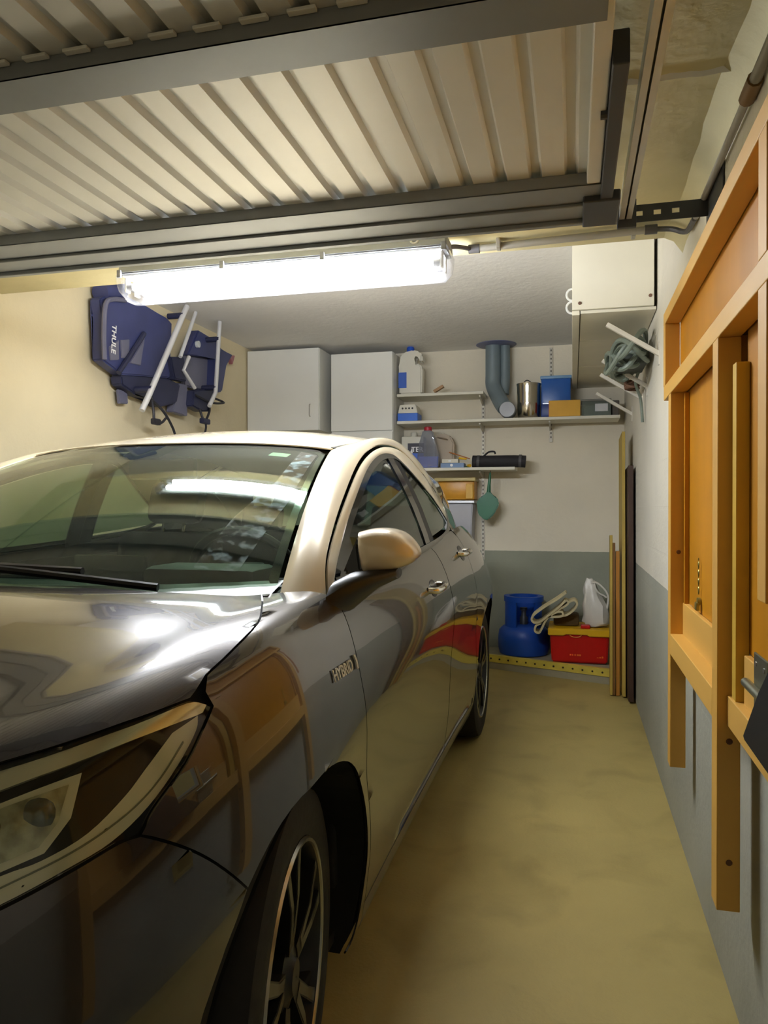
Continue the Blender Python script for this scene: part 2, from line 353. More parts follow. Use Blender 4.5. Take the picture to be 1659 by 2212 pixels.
# track rail and perforated hanger
t = thing('door_track', 'shiny steel garage door track rail beside the open door', 'rail', (.145, 1.1, 2.05))
bm = nb()
for (a, b, c, e) in ((.128, .131, 2.03, 2.07), (.159, .162, 2.03, 2.07), (.128, .162, 2.067, 2.07), (.128, .1425, 2.028, 2.031), (.1475, .162, 2.028, 2.031)): box(bm, a, b, -.15, 2.26, c, e)
obj('channel', bm, M('bright_steel', (204, 204, 198), .3, .5, var=.05), t)
obj('end_stop', box(nb(), .122, .175, 2.235, 2.25, 2.005, 2.085, .002), mSteelD, t)
t = thing('perforated_hanger', 'slotted dark steel hanger strip joining the track to the right wall', 'bracket', (.27, 2.27, 2.06))
def slotted(bm, o, ex, ey, ln, h, th, slots):
    """flat bar with real slots: o corner, ex along, ey across"""
    o = Vector(o); ex = Vector(ex); ey = Vector(ey); ez = ex.cross(ey)
    xs = [0]; sl = []
    for a, b in slots: xs += [a, b]; sl.append((a, b))
    xs.append(ln)
    def blk(a, b, c, d_):
        v = [bm.verts.new(o + ex*i + ey*j + ez*k) for i in (a, b) for j in (c, d_) for k in (0, th)]
        for f in ((0,1,3,2), (4,6,7,5), (0,4,5,1), (2,3,7,6), (0,2,6,4), (1,5,7,3)): bm.faces.new([v[q] for q in f])
    for a, b in zip(xs, xs[1:]):
        if (a, b) in sl: blk(a, b, 0, h * .36); blk(a, b, h * .64, h)
        else: blk(a, b, 0, h)
    return bm
bm = nb(); slotted(bm, (.10, 2.275, 2.03), (1, 0, 0), (0, 0, 1), .272, .05, .003, [(.075, .095), (.125, .145), (.175, .195)])
obj('slotted_bar', bm, mSteelD, t)
bm = nb(); slotted(bm, (XR - .006, 2.06, 2.07), (0, 1, 0), (0, 0, 1), .24, .034, .003, [(.05, .13)]); slotted(bm, (XR - .006, 2.06, 1.985), (0, 1, 0), (0, 0, 1), .24, .034, .003, [(.05, .13)])
box(bm, XR - .006, XR - .003, 2.06, 2.30, 2.018, 2.071)
obj('wall_plate', bm, mSteelD, t)

# ---------------------------------------------------------------- timber frame with ply sheets on the right wall
mPine = M('planed_pine', (214, 164, 74), .55, var=.10, scale=5, stretch=(1, 1, .12), bump=.05)
mPineH = M('planed_pine_long', (216, 168, 80), .55, var=.10, scale=5, stretch=(1, .12, 1), bump=.05)
mPly = M('varnished_ply', (190, 128, 14), .42, var=.18, scale=3.5, stretch=(1, 1, .25))
mPlyD = M('old_ply_edge', (176, 92, 20), .5)
mKnot = M('knot', (96, 56, 26), .6)
XF = .30
t = thing('timber_frame', 'pine stud frame with varnished plywood panels fixed along the right wall', 'frame', (XF, 1.8, .33))
def fb(name, y0, y1, z0, z1, x0=XF, x1=.347, m=mPine): return obj(name, box(nb(), x0, x1, y0, y1, z0, z1, .002), m, t)
fb('top_rail', .55, 2.70, 1.82, 1.862, m=mPineH)
fb('upper_rail', .55, 2.69, 1.565, 1.612, m=mPineH)
fb('end_post', 2.655, 2.70, 1.612, 1.82)
st = fb('stud', 2.505, 2.56, .375, 1.565)
s2 = fb('stud', 1.715, 1.775, .335, 1.565)
fb('stud', 1.305, 1.36, 1.045, 1.565); fb('stud', 1.305, 1.36, 1.612, 1.82)
fb('stud', .80, .855, .36, 1.565)
fb('lower_rail', 1.775, 2.505, .735, .80, m=mPineH); fb('lower_rail', .855, 1.715, .735, .80, XF + .02, .347, mPineH)
obj('ply_panel', box(nb(), .349, .36, .55, 2.66, 1.60, 1.83), mPly, t)
obj('ply_panel', box(nb(), .352, .364, 1.74, 2.59, .90, 1.572), mPly, t)
obj('ply_panel', box(nb(), .352, .364, .82, 1.68, .90, 1.572), mPly, t)
obj('edge_strip', box(nb(), .345, .349, 2.665, 2.69, 1.06, 1.575), mPlyD, t)
obj('ply_lip', box(nb(), .338, .352, 1.775, 2.60, .785, .90, .002), mPineH, t)
obj('ply_lip', box(nb(), .338, .352, .82, 1.64, .785, .90, .002), mPineH, t)
obj('cover_strip', box(nb(), .338, .351, 2.47, 2.49, .90, 1.56, .001), mPly, t)
obj('cover_strip', box(nb(), .325, .351, 1.655, 1.69, .80, 1.50, .001), M('pale_strip', (206, 168, 60), .5), t)
for o, y, z in ((s2, 1.74, .70), (s2, 1.75, .44), (st, 2.53, 1.06)):
    obj('knot', lathe(nb(), [(.004, -.001), (.007, 0), (.004, .001)], (.325, 1.7145 if o is s2 else 2.5045, z), 10, 'y'), mKnot, o)
mBrass = M('tarnished_brass', (150, 140, 80), .4, .7)
bm = nb(); lathe(bm, [(.002, -.03), (.010, -.028), (.012, -.018), (.006, -.012), (.005, 0)], (.352, 1.83, 1.47), 14, 'x'); obj('knob', bm, mBrass, t, True)
bm = nb()
for k in range(9): tube(bm, [(.345, 2.25 + .004 * math.cos(a) * (k % 2), .955 + k * .012 + .008 * math.sin(a)) for a in np.linspace(0, 2*math.pi, 9)], .0018, 5)
obj('chain', bm, mBrass, t, True)
bm = nb(); lathe(bm, [(.011, -.004), (.011, .004)], (.345, 2.25, .935), 12, 'x'); box(bm, .336, .346, 2.235, 2.265, .91, .932, .002); obj('catch', bm, mBrass, t, True)
mZinc = M('zinc_plate', (158, 160, 140), .32, .85)
bm = nb(); box(bm, .330, .334, 1.42, 1.52, .79, .93, .002); obj('hasp_plate', bm, mZinc, t)
bm = nb(); tube(bm, [(.322, 1.41, .865), (.322, 1.55, .865)], .009, 10); obj('bolt', bm, mZinc, t, True)
for y, z in ((1.44, .81), (1.44, .91), (1.50, .81), (1.50, .91)): obj('screw', lathe(nb(), [(.005, -.002), (.005, 0)], (.330, y, z), 8, 'x'), M('aluminium', (190, 190, 192), .35, .9), t)
# black bag hanging at the right edge
mBlk = M('black_plastic', (18, 17, 18), .5)
t = thing('plastic_board', 'black plastic board hanging below the hasp at the right edge', 'board', (.31, 1.2, .62))
bm = nb(); prism_x(bm, [(1.406, .803), (1.39, .796), (1.05, .79), (1.05, 1.02), (1.16, 1.01), (1.289, .906)], .287, .299); bmesh.ops.bevel(bm, geom=bm.edges[:], offset=.004, segments=2, affect='EDGES')
obj('board', bm, mBlk, t)
obj('hanging_strap', box(nb(), .288, .298, 1.1, 1.125, 1.0, 1.12), mBlk, t)

# ---------------------------------------------------------------- boards leaning in the corner
def lean(name, label, x, y, w, th, ln, tilt, z0, m):
    mt = Matrix.Translation((x, y, z0)) @ Matrix.Rotation(tilt, 4, 'X')
    bm = nb(); box(bm, 0, th, -w / 2, w / 2, 0, ln, .002, mt)
    return tag(obj(name, bm, m, origin=(x, y, z0)), label, 'board', 'boards leaning in the corner')
mOld = M('old_board', (186, 158, 70), .6, var=.14, scale=4, stretch=(1, 1, .15))
mOld2 = M('brown_board', (122, 82, 26), .6, var=.14, scale=4, stretch=(1, 1, .15))
lean('leaning_board', 'tallest yellowish board standing against the right wall in the corner', .304, 5.05, .34, .020, 1.68, -.06, .002, mOld)
lean('leaning_board', 'short pale board, foremost of the boards leaning in the corner', .232, 4.98, .10, .016, 1.02, -.05, .003, mOld)
lean('leaning_board', 'thin brown board squeezed between the leaning boards in the corner', .250, 5.0, .16, .014, .97, -.05, .003, mOld2)
lean('leaning_board', 'narrow orange-brown batten in front of the tallest corner board', .268, 4.96, .06, .022, .92, -.04, .002, M('orange_batten', (176, 118, 36), .6, var=.12, scale=4, stretch=(1, 1, .15)))
lean('leaning_board', 'dark stained board right up against the right wall in the corner', .332, 4.98, .46, .030, 1.45, -.04, .004, M('dark_board', (58, 34, 18), .6))
# ---------------------------------------------------------------- wall cupboards
mCab = M('white_laminate', (234, 233, 226), .45, var=.03, scale=2)
mEdge = M('beige_edging', (196, 184, 150), .5)
def cupboard(label, x0, x1, y0, doors, z0, z1, group='white cupboards on the back wall'):
    t = thing('wall_cupboard', label, 'cupboard', ((x0 + x1) / 2, YB - .2, z0), group)
    bm = nb(); box(bm, x0, x1, y0 + .02, YB - .002, z0, z1, .001); obj('body', bm, mCab, t)
    for a, b, hx in doors:
        d_ = obj('door', box(nb(), x0 + .002, x1 - .002, y0, y0 + .018, a, b, .0015), mCab, t)
        if hx is not None:
            bm = nb(); h0, h1 = hx[1], hx[2]
            tube(bm, [(hx[0], y0 - .001, h0), (hx[0], y0 - .02, h0 + .006), (hx[0], y0 - .02, h1 - .006), (hx[0], y0 - .001, h1)], .004, 6); obj('handle', bm, M('pale_handle', (190, 186, 176), .35, .4), d_, True)
    return t
cupboard('white wall cupboard with a slim handle beside the bike carrier', -2.49, -1.893, 5.40, [(1.80, 2.432, (-1.965, 1.905, 2.0))], 1.80, 2.432)
cupboard('tall white two-door cupboard next to the shelves', -1.83, -1.335, 5.50, [(1.795, 2.395, None), (.62, 1.785, None)], .60, 2.395)

# ---------------------------------------------------------------- shelves on slotted uprights
mShelf = M('white_shelf', (226, 222, 206), .5, var=.03)
mUp = M('upright_white', (206, 200, 186), .5, .2)
G = 'white shelves on the back wall'
def shelf(label, x0, x1, z, y0=5.60, brs=()):
    t = thing('wall_shelf', label, 'shelf', ((x0 + x1) / 2, 5.75, z), G)
    obj('board', box(nb(), x0, x1, y0, YB - .02, z - .022, z, .002), mShelf, t)
    for x in brs:
        bm = nb(); prism_x(bm, [(YB - .012, z - .023), (y0 + .06, z - .023), (y0 + .06, z - .035), (YB - .012, z - .075)], x - .006, x + .006); obj('bracket', bm, mUp, t)
shelf('short top white shelf with the big white bottle on it', -1.325, -.655, 2.082, brs=(-.69,))
shelf('longest white shelf carrying the blue tub and steel pitcher', -1.325, .33, 1.872, brs=(-.69, -.17))
shelf('lowest white shelf with the jerrycan and black bag', -1.325, -.42, 1.507, brs=(-.69,))
def upright(label, x, z0, z1):
    t = thing('shelf_upright', label, 'shelf upright', (x, YB - .012, z0), 'slotted shelf uprights')
    obj('channel', box(nb(), x - .0125, x + .0125, YB - .014, YB - .001, z0, z1, .001), mUp, t)
    bm = nb(); k = z0 + .03
    while k < z1 - .02: box(bm, x - .004, x + .004, YB - .0152, YB - .0138, k, k + .014); k += .032
    o = obj('slots', bm, M('slot_shadow', (70, 64, 58), .8), t); o['kind'] = 'stuff'
upright('long slotted shelf upright behind the green dustpan', -.69, .70, 2.09)
upright('shorter slotted shelf upright behind the blue tub', -.165, 1.71, 2.44)

# ---------------------------------------------------------------- things on the shelves
def ext(bm, prof, c, k=20):   # lathe shortcut
    return lathe(bm, prof, c, k)
mWhiteP = M('white_bottle_plastic', (226, 222, 208), .35, var=.03)
mBlueC = M('blue_cap', (44, 92, 200), .4)
z = 2.083
t = thing('white_bottle', 'big white plastic bottle with a handle and blue cap on the top shelf', 'bottle', (-1.225, 5.69, z))
bm = nb(); prism_y(bm, [(-1.315, z), (-1.135, z), (-1.13, z + .20), (-1.15, z + .235), (-1.19, z + .235), (-1.20, z + .21), (-1.205, z + .28), (-1.19, z + .305), (-1.16, z + .30), (-1.155, z + .245), (-1.128, z + .245), (-1.13, z + .30), (-1.155, z + .33), (-1.205, z + .345), (-1.26, z + .33), (-1.305, z + .31), (-1.317, z + .22)], 5.63, 5.74)
bmesh.ops.bevel(bm, geom=bm.edges[:], offset=.012, segments=2, affect='EDGES'); obj('body', bm, mWhiteP, t, True)
bm = nb(); ext(bm, [(.03, z + .335), (.03, z + .365), (.018, z + .385), (.004, z + .388)], (-1.235, 5.685, 0)); obj('cap', bm, mBlueC, t, True)
obj('label_sticker', box(nb(), -1.3185, -1.255, 5.626, 5.63, z + .05, z + .17), M('blue_label', (50, 96, 196), .5), t)
tag(obj('wooden_wedge', box(nb(), -.0, .085, -.02, .02, 0, .022, .002, Matrix.Translation((-1.045, 5.7, z + .012)) @ Matrix.Rotation(-.52, 4, 'Y')), M('light_wood', (186, 146, 104), .6), origin=(-1.01, 5.7, z)), 'small brown wooden wedge leaning on the top shelf', 'wedge')
z = 1.873
t = thing('cool_box', 'small blue and white carry case with four dark holes on the long shelf', 'case', (-1.24, 5.7, z))
obj('base', box(nb(), -1.325, -1.165, 5.62, 5.78, z, z + .062, .004), M('bright_blue', (36, 104, 214), .4), t)
bm = nb(); prism_y(bm, [(-1.322, z + .062), (-1.168, z + .062), (-1.182, z + .128), (-1.308, z + .128)], 5.625, 5.775); bmesh.ops.bevel(bm, geom=bm.edges[:], offset=.004, segments=2, affect='EDGES')
ld = obj('lid', bm, mWhiteP, t)
for k in range(4): obj('hole', lathe(nb(), [(.0075, -.001), (.0075, .001)], (-1.285 + k * .026, 5.6245, z + .1), 10, 'y'), mBlk, ld)
mSteelS = M('polished_steel', (196, 190, 176), .16, 1, var=.04)
t = thing('steel_pitcher', 'shiny stainless steel pitcher beside the blue tub', 'pitcher', (-.325, 5.7, z))
bm = nb(); ext(bm, [(.075, z), (.082, z + .008), (.086, z + .12), (.088, z + .24), (.092, z + .262), (.088, z + .262), (.082, z + .235), (.078, z + .02), (.01, z + .012)], (-.325, 5.70, 0), 28); obj('body', bm, mSteelS, t, True)
bm = nb(); tube(bm, curve_pts([(-.32, 5.785, z + .24), (-.32, 5.84, z + .23), (-.32, 5.84, z + .12), (-.32, 5.78, z + .05)]), .006, 8); obj('handle', bm, mSteelS, t, True)
bm = nb(); tube(bm, curve_pts([(-.37, 5.66, z + .255), (-.335, 5.66, z + .285), (-.29, 5.66, z + .255)]), .004, 6); obj('bail', bm, mSteelD, t, True)
t = thing('blue_tub', 'tall translucent blue plastic tub next to the steel pitcher', 'tub', (-.125, 5.76, z))
bm = nb(); box(bm, -.232, -.015, 5.66, 5.86, z, z + .30, .015); obj('body', bm, M('blue_tub_plastic', (30, 92, 176), .3, coat=.3), t, True)
obj('rim', box(nb(), -.238, -.010, 5.654, 5.866, z + .288, z + .312, .006), M('pale_blue_rim', (120, 160, 200), .4), t, True)
obj('lower_band', box(nb(), -.234, -.013, 5.658, 5.862, z + .001, z + .11, .015), M('navy_band', (22, 56, 128), .4), t, True)
t = thing('yellow_box', 'yellow cardboard box in front of the blue tub', 'box', (-.06, 5.64, z))
obj('carton', box(nb(), -.172, .052, 5.605, 5.655, z, z + .118, .002), M('yellow_card', (218, 164, 36), .5), t)
obj('red_spine', box(nb(), -.1745, -.172, 5.606, 5.654, z + .002, z + .116), M('red_card', (190, 60, 50), .5), t)
t = thing('clear_box', 'clear plastic storage box with a white label beside the yellow box', 'box', (.17, 5.7, z))
bm = nb()
for a in ((.062, .066, 5.61, 5.80, z, z + .105), (.262, .266, 5.61, 5.80, z, z + .105), (.066, .262, 5.61, 5.614, z, z + .105), (.066, .262, 5.796, 5.80, z, z + .105), (.066, .262, 5.614, 5.796, z, z + .004)): box(bm, *a)
obj('body', bm, glass_mat('clear_plastic', (205, 215, 205), .04, .25), t)
obj('lid', box(nb(), .058, .27, 5.606, 5.804, z + .105, z + .12, .004), M('smoky_lid', (120, 118, 110), .4), t)
obj('label_sticker', box(nb(), .155, .245, 5.607, 5.609, z + .03, z + .085), M('paper_label', (200, 202, 206), .6), t)
obj('contents', box(nb(), .075, .255, 5.63, 5.78, z + .005, z + .075, .004), M('grey_contents', (110, 112, 104), .6), t)
tag(obj('dark_case', box(nb(), .275, .326, 5.64, 5.80, z, z + .11, .006), M('brown_case', (84, 76, 68), .5), origin=(.3, 5.72, z)), 'small dark case at the right end of the long shelf', 'case')
# ventilation pipe
mDuct = M('grey_duct', (120, 134, 140), .4, .1, var=.05)
t = thing('vent_pipe', 'grey ventilation pipe bending down from a ceiling collar to the long shelf', 'pipe', (-.55, 5.74, ZF))
bm = nb(); tube(bm, curve_pts([(-.60, 5.78, ZF), (-.60, 5.78, 2.25), (-.598, 5.775, 2.15), (-.56, 5.74, 2.06), (-.52, 5.70, 1.985), (-.50, 5.68, 1.96)], 8), .060, 20); obj('bent_pipe', bm, mDuct, t, True)
bm = nb(); tube(bm, curve_pts([(-.512, 5.80, ZF), (-.512, 5.80, 2.2), (-.52, 5.79, 2.08)], 6), .040, 16); obj('branch_pipe', bm, mDuct, t, True)
bm = nb(); lathe(bm, [(.150, -.006), (.155, -.003), (.155, 0)], (-.575, 5.76, ZF), 28); obj('ceiling_collar', bm, M('blue_grey_collar', (104, 108, 140), .5), t, True)
bm = nb(); tube(bm, [(-.478, 5.74, 1.938), (-.478, 5.62, 1.938)], .060, 24); obj('elbow_end', bm, mDuct, t, True)
bm = nb(); tube(bm, [(-.478, 5.62, 1.938), (-.478, 5.606, 1.938)], [.062, .056], 24); obj('end_cap', bm, M('pale_duct_cap', (150, 152, 158), .3), t, True)
# lowest shelf
z = 1.508
t = thing('solvent_can', 'white rectangular can with a black and blue label beside the jerrycan', 'can', (-1.21, 5.72, z))
bm = nb(); box(bm, -1.315, -1.135, 5.71, 5.83, z, z + .255, .010); obj('body', bm, mWhiteP, t, True)
bm = nb(); ext(bm, [(.026, z + .255), (.026, z + .285), (.022, z + .29)], (-1.225, 5.77, 0)); obj('cap', bm, mWhiteP, t, True)
lb = obj('label_sticker', box(nb(), -1.262, -1.133, 5.707, 5.71, z + .02, z + .20), M('black_label', (38, 36, 52), .5), t)
obj('blue_panel', box(nb(), -1.235, -1.1335, 5.705, 5.707, z + .04, z + .12), M('blue_label', (50, 96, 196), .5), lb)
mLet = M('white_print', (235, 235, 235), .5)
XZ = lambda x, y, z_: frame_mtx((x, y, z_), (1, 0, 0), (0, 0, 1))
text_obj('lettering', 'TER', .055, XZ(-1.185, 5.7065, z + .15), mLet, lb, .0008)
bm = nb(); prism_y(bm, [(-1.255, z + .10), (-1.225, z + .17), (-1.222, z + .12)], 5.7062, 5.707); obj('emblem', bm, mLet, lb)
t = thing('jerrycan', 'clear jerrycan with a red cap half full of blue liquid', 'jerrycan', (-1.09, 5.66, z))
mClr = glass_mat('cloudy_plastic', (214, 218, 226), .04, .35, (205, 205, 215))
bm = nb(); prism_y(bm, [(-1.165, z), (-1.005, z), (-1.0, z + .09), (-1.03, z + .20), (-1.055, z + .29), (-1.125, z + .29), (-1.15, z + .2), (-1.168, z + .09)], 5.615, 5.70); bmesh.ops.bevel(bm, geom=bm.edges[:], offset=.008, segments=2, affect='EDGES')
obj('body', bm, mClr, t, True)
bm = nb(); prism_y(bm, [(-1.160, z + .005), (-1.010, z + .005), (-1.006, z + .088), (-1.162, z + .088)], 5.622, 5.693); obj('blue_liquid', bm, M('blue_liquid', (46, 84, 196), .2), t)
bm = nb(); ext(bm, [(.03, z + .288), (.03, z + .315), (.024, z + .32)], (-1.09, 5.657, 0)); obj('cap', bm, M('red_cap', (190, 40, 60), .4), t, True)
t = thing('tan_canister', 'tan plastic canister standing behind the jerrycan', 'canister', (-.98, 5.8, z))
bm = nb(); prism_y(bm, [(-1.06, z), (-.905, z), (-.90, z + .2), (-.93, z + .255), (-.99, z + .28), (-1.05, z + .26)], 5.745, 5.86); bmesh.ops.bevel(bm, geom=bm.edges[:], offset=.012, segments=2, affect='EDGES')
obj('body', bm, M('tan_plastic', (176, 160, 138), .5), t, True)
bm = nb(); tube(bm, curve_pts([(-1.03, 5.742, z + .245), (-.985, 5.735, z + .235), (-.95, 5.742, z + .225)]), .007, 6); obj('handle', bm, M('tan_dark', (146, 130, 110), .5), t, True)
t = thing('white_packet', 'small white box stacked on the blue-grey box on the low shelf', 'box', (-.91, 5.66, z + .036))
obj('carton', box(nb(), -.975, -.85, 5.625, 5.70, z + .036, z + .066, .002), M('offwhite_card', (214, 208, 190), .5), t)
obj('pale_mark', box(nb(), -.925, -.905, 5.6235, 5.625, z + .046, z + .058), mLet, t)
t = thing('blue_grey_packet', 'flat blue-grey box with a round white mark on the low shelf', 'box', (-.90, 5.67, z))
obj('carton', box(nb(), -.985, -.805, 5.62, 5.72, z, z + .035, .002), M('blue_grey_card', (112, 138, 176), .5), t)
obj('round_mark', lathe(nb(), [(.011, -.001), (.011, .001)], (-.90, 5.6195, z + .018), 14, 'y'), mLet, t)
t = thing('yellow_handled_tool', 'tool with an orange stick and yellow grips lying on the low shelf', 'tool', (-.80, 5.7, z))
bm = nb(); tube(bm, [(-.935, 5.72, z + .125), (-.765, 5.66, z + .068)], .004, 8); obj('stick', bm, M('orange_stick', (186, 110, 50), .5), t, True)
bm = nb(); tube(bm, [(-.845, 5.63, z + .072), (-.785, 5.63, z + .064)], [.010, .006], 8); obj('grip', bm, M('yellow_grip', (224, 176, 40), .4), t, True)
bm = nb(); tube(bm, [(-.775, 5.62, z + .014), (-.755, 5.60, z + .012)], [.009, .012], 8); obj('grip', bm, M('yellow_grip', (224, 176, 40), .4), t, True)
bm = nb(); tube(bm, [(-.80, 5.66, z + .006), (-.765, 5.66, z + .006)], .006, 8); obj('shaft', bm, M('green_shaft', (70, 96, 60), .4), t, True)
t = thing('black_tube_bag', 'long black zipped tube bag with a carry loop on the low shelf', 'bag', (-.55, 5.66, z))
mBag = M('black_fabric', (34, 32, 36), .75, var=.2, bump=.2)
bm = nb(); tube(bm, curve_pts([(-.745, 5.67, z + .048), (-.72, 5.67, z + .047), (-.60, 5.67, z + .045), (-.45, 5.67, z + .045), (-.37, 5.67, z + .042), (-.345, 5.67, z + .04)]), .046, 14); obj('bag_body', bm, mBag, t, True)
bm = nb(); tube(bm, curve_pts([(-.66, 5.66, z + .085), (-.62, 5.65, z + .115), (-.58, 5.65, z + .118), (-.57, 5.65, z + .10)]), .007, 6); obj('carry_loop', bm, mBag, t, True)
for x in (-.70, -.385): bm = nb(); tube(bm, [(x - .01, 5.67, z + .046), (x + .01, 5.67, z + .045)], .049, 14); obj('band', bm, M('grey_band', (78, 76, 78), .6), t, True)
# under the shelf
t = thing('yellow_basin', 'yellow plastic basin stored upside against the wall under the low shelf', 'basin', (-.87, 5.7, 1.25))
mYP = M('amber_plastic', (214, 152, 40), .35, var=.14, scale=9)
bm = nb(); box(bm, -1.02, -.735, 5.70, YB - .02, 1.262, 1.42, .012); obj('tray', bm, mYP, t, True)
obj('rim', box(nb(), -1.04, -.722, 5.66, YB - .01, 1.405, 1.432, .006), M('pale_yellow_rim', (196, 178, 118), .4), t, True)
obj('crumpled_cloth', box(nb(), -.80, -.745, 5.685, 5.70, 1.27, 1.385, .004), M('amber_light', (226, 178, 76), .5), t)
t = thing('grey_bin', 'pale grey rectangular bin with a metal rim under the yellow basin', 'bin', (-.87, 5.72, .80))
bm = nb(); prism(bm, [(-1.02, 5.68), (-.745, 5.68), (-.745, 5.88), (-1.02, 5.88)], lambda a, b: (-.88 + (a + .88) * .86, b, .80), lambda a, b: (a, b, 1.235)); bmesh.ops.bevel(bm, geom=bm.edges[:], offset=.008, segments=2, affect='EDGES')
obj('body', bm, M('pale_grey_plastic', (178, 178, 184), .4), t, True)
obj('rim', box(nb(), -1.035, -.73, 5.665, 5.89, 1.235, 1.258, .004), M('aluminium', (190, 190, 192), .35, .9), t)
tag(obj('low_cupboard', box(nb(), -1.32, -.72, 5.75, YB - .003, .099, .798, .004), mCab, origin=(-1.0, 5.7, .099)), 'low white cupboard behind the car under the grey bin', 'cupboard')
mGrn = M('green_plastic', (34, 104, 70), .4, var=.06)
t = thing('dustpan', 'green plastic dustpan hanging under the low shelf', 'dustpan', (-.63, 5.70, 1.2))
bm = nb(); prism_y(bm, [(-.72, 1.24), (-.688, 1.285), (-.652, 1.295), (-.640, 1.33), (-.612, 1.33), (-.602, 1.295), (-.56, 1.278), (-.545, 1.225), (-.585, 1.15), (-.625, 1.11), (-.655, 1.105), (-.705, 1.15)], 5.69, 5.72); bmesh.ops.bevel(bm, geom=bm.edges[:], offset=.008, segments=2, affect='EDGES'); obj('pan', bm, mGrn, t, True)
bm = nb(); tube(bm, [(-.625, 5.70, 1.32), (-.622, 5.70, 1.38), (-.616, 5.70, 1.44), (-.614, 5.70, 1.47)], [.016, .012, .010, .007], 10); obj('handle', bm, mGrn, t, True)
bm = nb(); tube(bm, [(-.614, 5.70, 1.462), (-.612, 5.70, 1.488)], .003, 6); obj('hanging_loop', bm, mDkP, t, True)

# ---------------------------------------------------------------- things on the ledge
ZL = .104
mGas = M('gas_blue', (22, 74, 172), .4, var=.08)
t = thing('gas_cylinder', 'squat blue gas cylinder with a shrouded handle on the ledge', 'gas cylinder', (-.355, 5.69, .098))
c = (-.36, 5.70, 0)
bm = nb(); ext(bm, [(.14, .099), (.180, .105), (.192, .15), (.192, .23), (.184, .275), (.155, .305), (.10, .318), (.05, .32)], c, 32); obj('tank', bm, mGas, t, True)
bm = nb()   # shroud ring with an opening, built as arcs with real thickness
def arc(bm, a0, a1, r0, r1, z0, z1, n=16):
    ps = []
    for k in range(n + 1):
        a = a0 + (a1 - a0) * k / n
        ps.append([bm.verts.new((c[0] + r * math.cos(a), c[1] + r * math.sin(a), zz)) for r, zz in ((r0, z0), (r1, z0), (r1, z1), (r0, z1))])
    for A_, B_ in zip(ps, ps[1:]):
        for q in range(4): bm.faces.new((A_[q], A_[(q+1) % 4], B_[(q+1) % 4], B_[q]))
    bm.faces.new(ps[0]); bm.faces.new(ps[-1][::-1])
D = math.pi / 180
arc(bm, 195*D, 250*D, .125, .142, .29, .50); arc(bm, 310*D, 345*D, .125, .142, .29, .50); arc(bm, 20*D, 160*D, .125, .142, .29, .50)
arc(bm, 0, 2*math.pi, .108, .148, .495, .535, 36)
obj('shroud', bm, mGas, t, True)
bm = nb(); ext(bm, [(.03, .31), (.03, .37), (.018, .385), (.018, .42), (.026, .425), (.026, .445)], c, 14); obj('valve', bm, mSteelD, t, True)
mRed = M('red_plastic', (196, 10, 8), .35, var=.06)
mYLid = M('yellow_lid', (234, 184, 24), .4, var=.05)
t = thing('red_crate', 'red plastic crate with a yellow rim lid on the ledge', 'crate', (.045, 5.52, .098))
bm = nb()
def fr(f): return [(-.145 - .012*f, 5.40 - .01*f), (.235 + .012*f, 5.40 - .01*f), (.235 + .012*f, 5.72), (-.145 - .012*f, 5.72)]
A_ = [bm.verts.new((x, y, .105)) for x, y in fr(0)]; B_ = [bm.verts.new((x, y, .315)) for x, y in fr(1)]
bm.faces.new(A_[::-1]); bm.faces.new(B_)
for k in range(4): bm.faces.new((A_[k], A_[(k+1) % 4], B_[(k+1) % 4], B_[k]))
bmesh.ops.bevel(bm, geom=bm.edges[:], offset=.01, segments=2, affect='EDGES'); bd = obj('body', bm, mRed, t, True)
bm = nb(); prism_y(bm, [(-.17, .298), (-.06, .298), (-.05, .308), (.10, .308), (.11, .298), (.262, .298), (.262, .345), (-.17, .345)], 5.372, 5.40); box(bm, -.17, .262, 5.40, 5.745, .318, .345); bmesh.ops.bevel(bm, geom=bm.edges[:], offset=.004, segments=2, affect='EDGES', clamp_overlap=True)
obj('lid', bm, mYLid, t, True)
bm = nb(); tube(bm, [(.02 + .04 * math.cos(a), 5.387, .305 + .018 * math.sin(a)) for a in np.linspace(math.pi, 2*math.pi, 11)], .004, 6); obj('finger_grip', bm, M('pale_grip', (236, 140, 60), .4), bd, True)
bm = nb()
for k, w in enumerate((.010, .008, .010, .014, .012)): box(bm, -.02 + k * .016, -.02 + k * .016 + w, 5.3955, 5.398, .155, .166)
for k in range(3): box(bm, .165 + k * .016, .165 + k * .016 + .011, 5.3965, 5.3995, .145, .15 + .004 * k)
obj('orange_print', bm, M('orange_print', (240, 120, 40), .5), bd)
# folded canvas on the crate: a folded strip with loops
mCanv = M('cream_canvas', (216, 202, 160), .8, var=.12, scale=10, bump=.2)
t = thing('folded_canvas', 'cream folded canvas webbing hanging off the left of the red crate', 'canvas', (-.06, 5.5, .345))
def ribbon(bm, pts, y0, y1, th=.014):
    P = curve_pts([(a, 0, b) for a, b in pts], 6); n_ = len(P); rows = []
    for i, p in enumerate(P):
        tt = (P[min(i+1, n_-1)] - P[max(i-1, 0)]).normalized(); nn = Vector((-tt.z, 0, tt.x)) * th / 2
        rows.append([bm.verts.new(q) for q in ((p.x + nn.x, y0, p.z + nn.z), (p.x + nn.x, y1, p.z + nn.z), (p.x - nn.x, y1, p.z - nn.z), (p.x - nn.x, y0, p.z - nn.z))])
    for A2, B2 in zip(rows, rows[1:]):
        for q in range(4): bm.faces.new((A2[q], A2[(q+1) % 4], B2[(q+1) % 4], B2[q]))
    bm.faces.new(rows[0]); bm.faces.new(rows[-1][::-1])
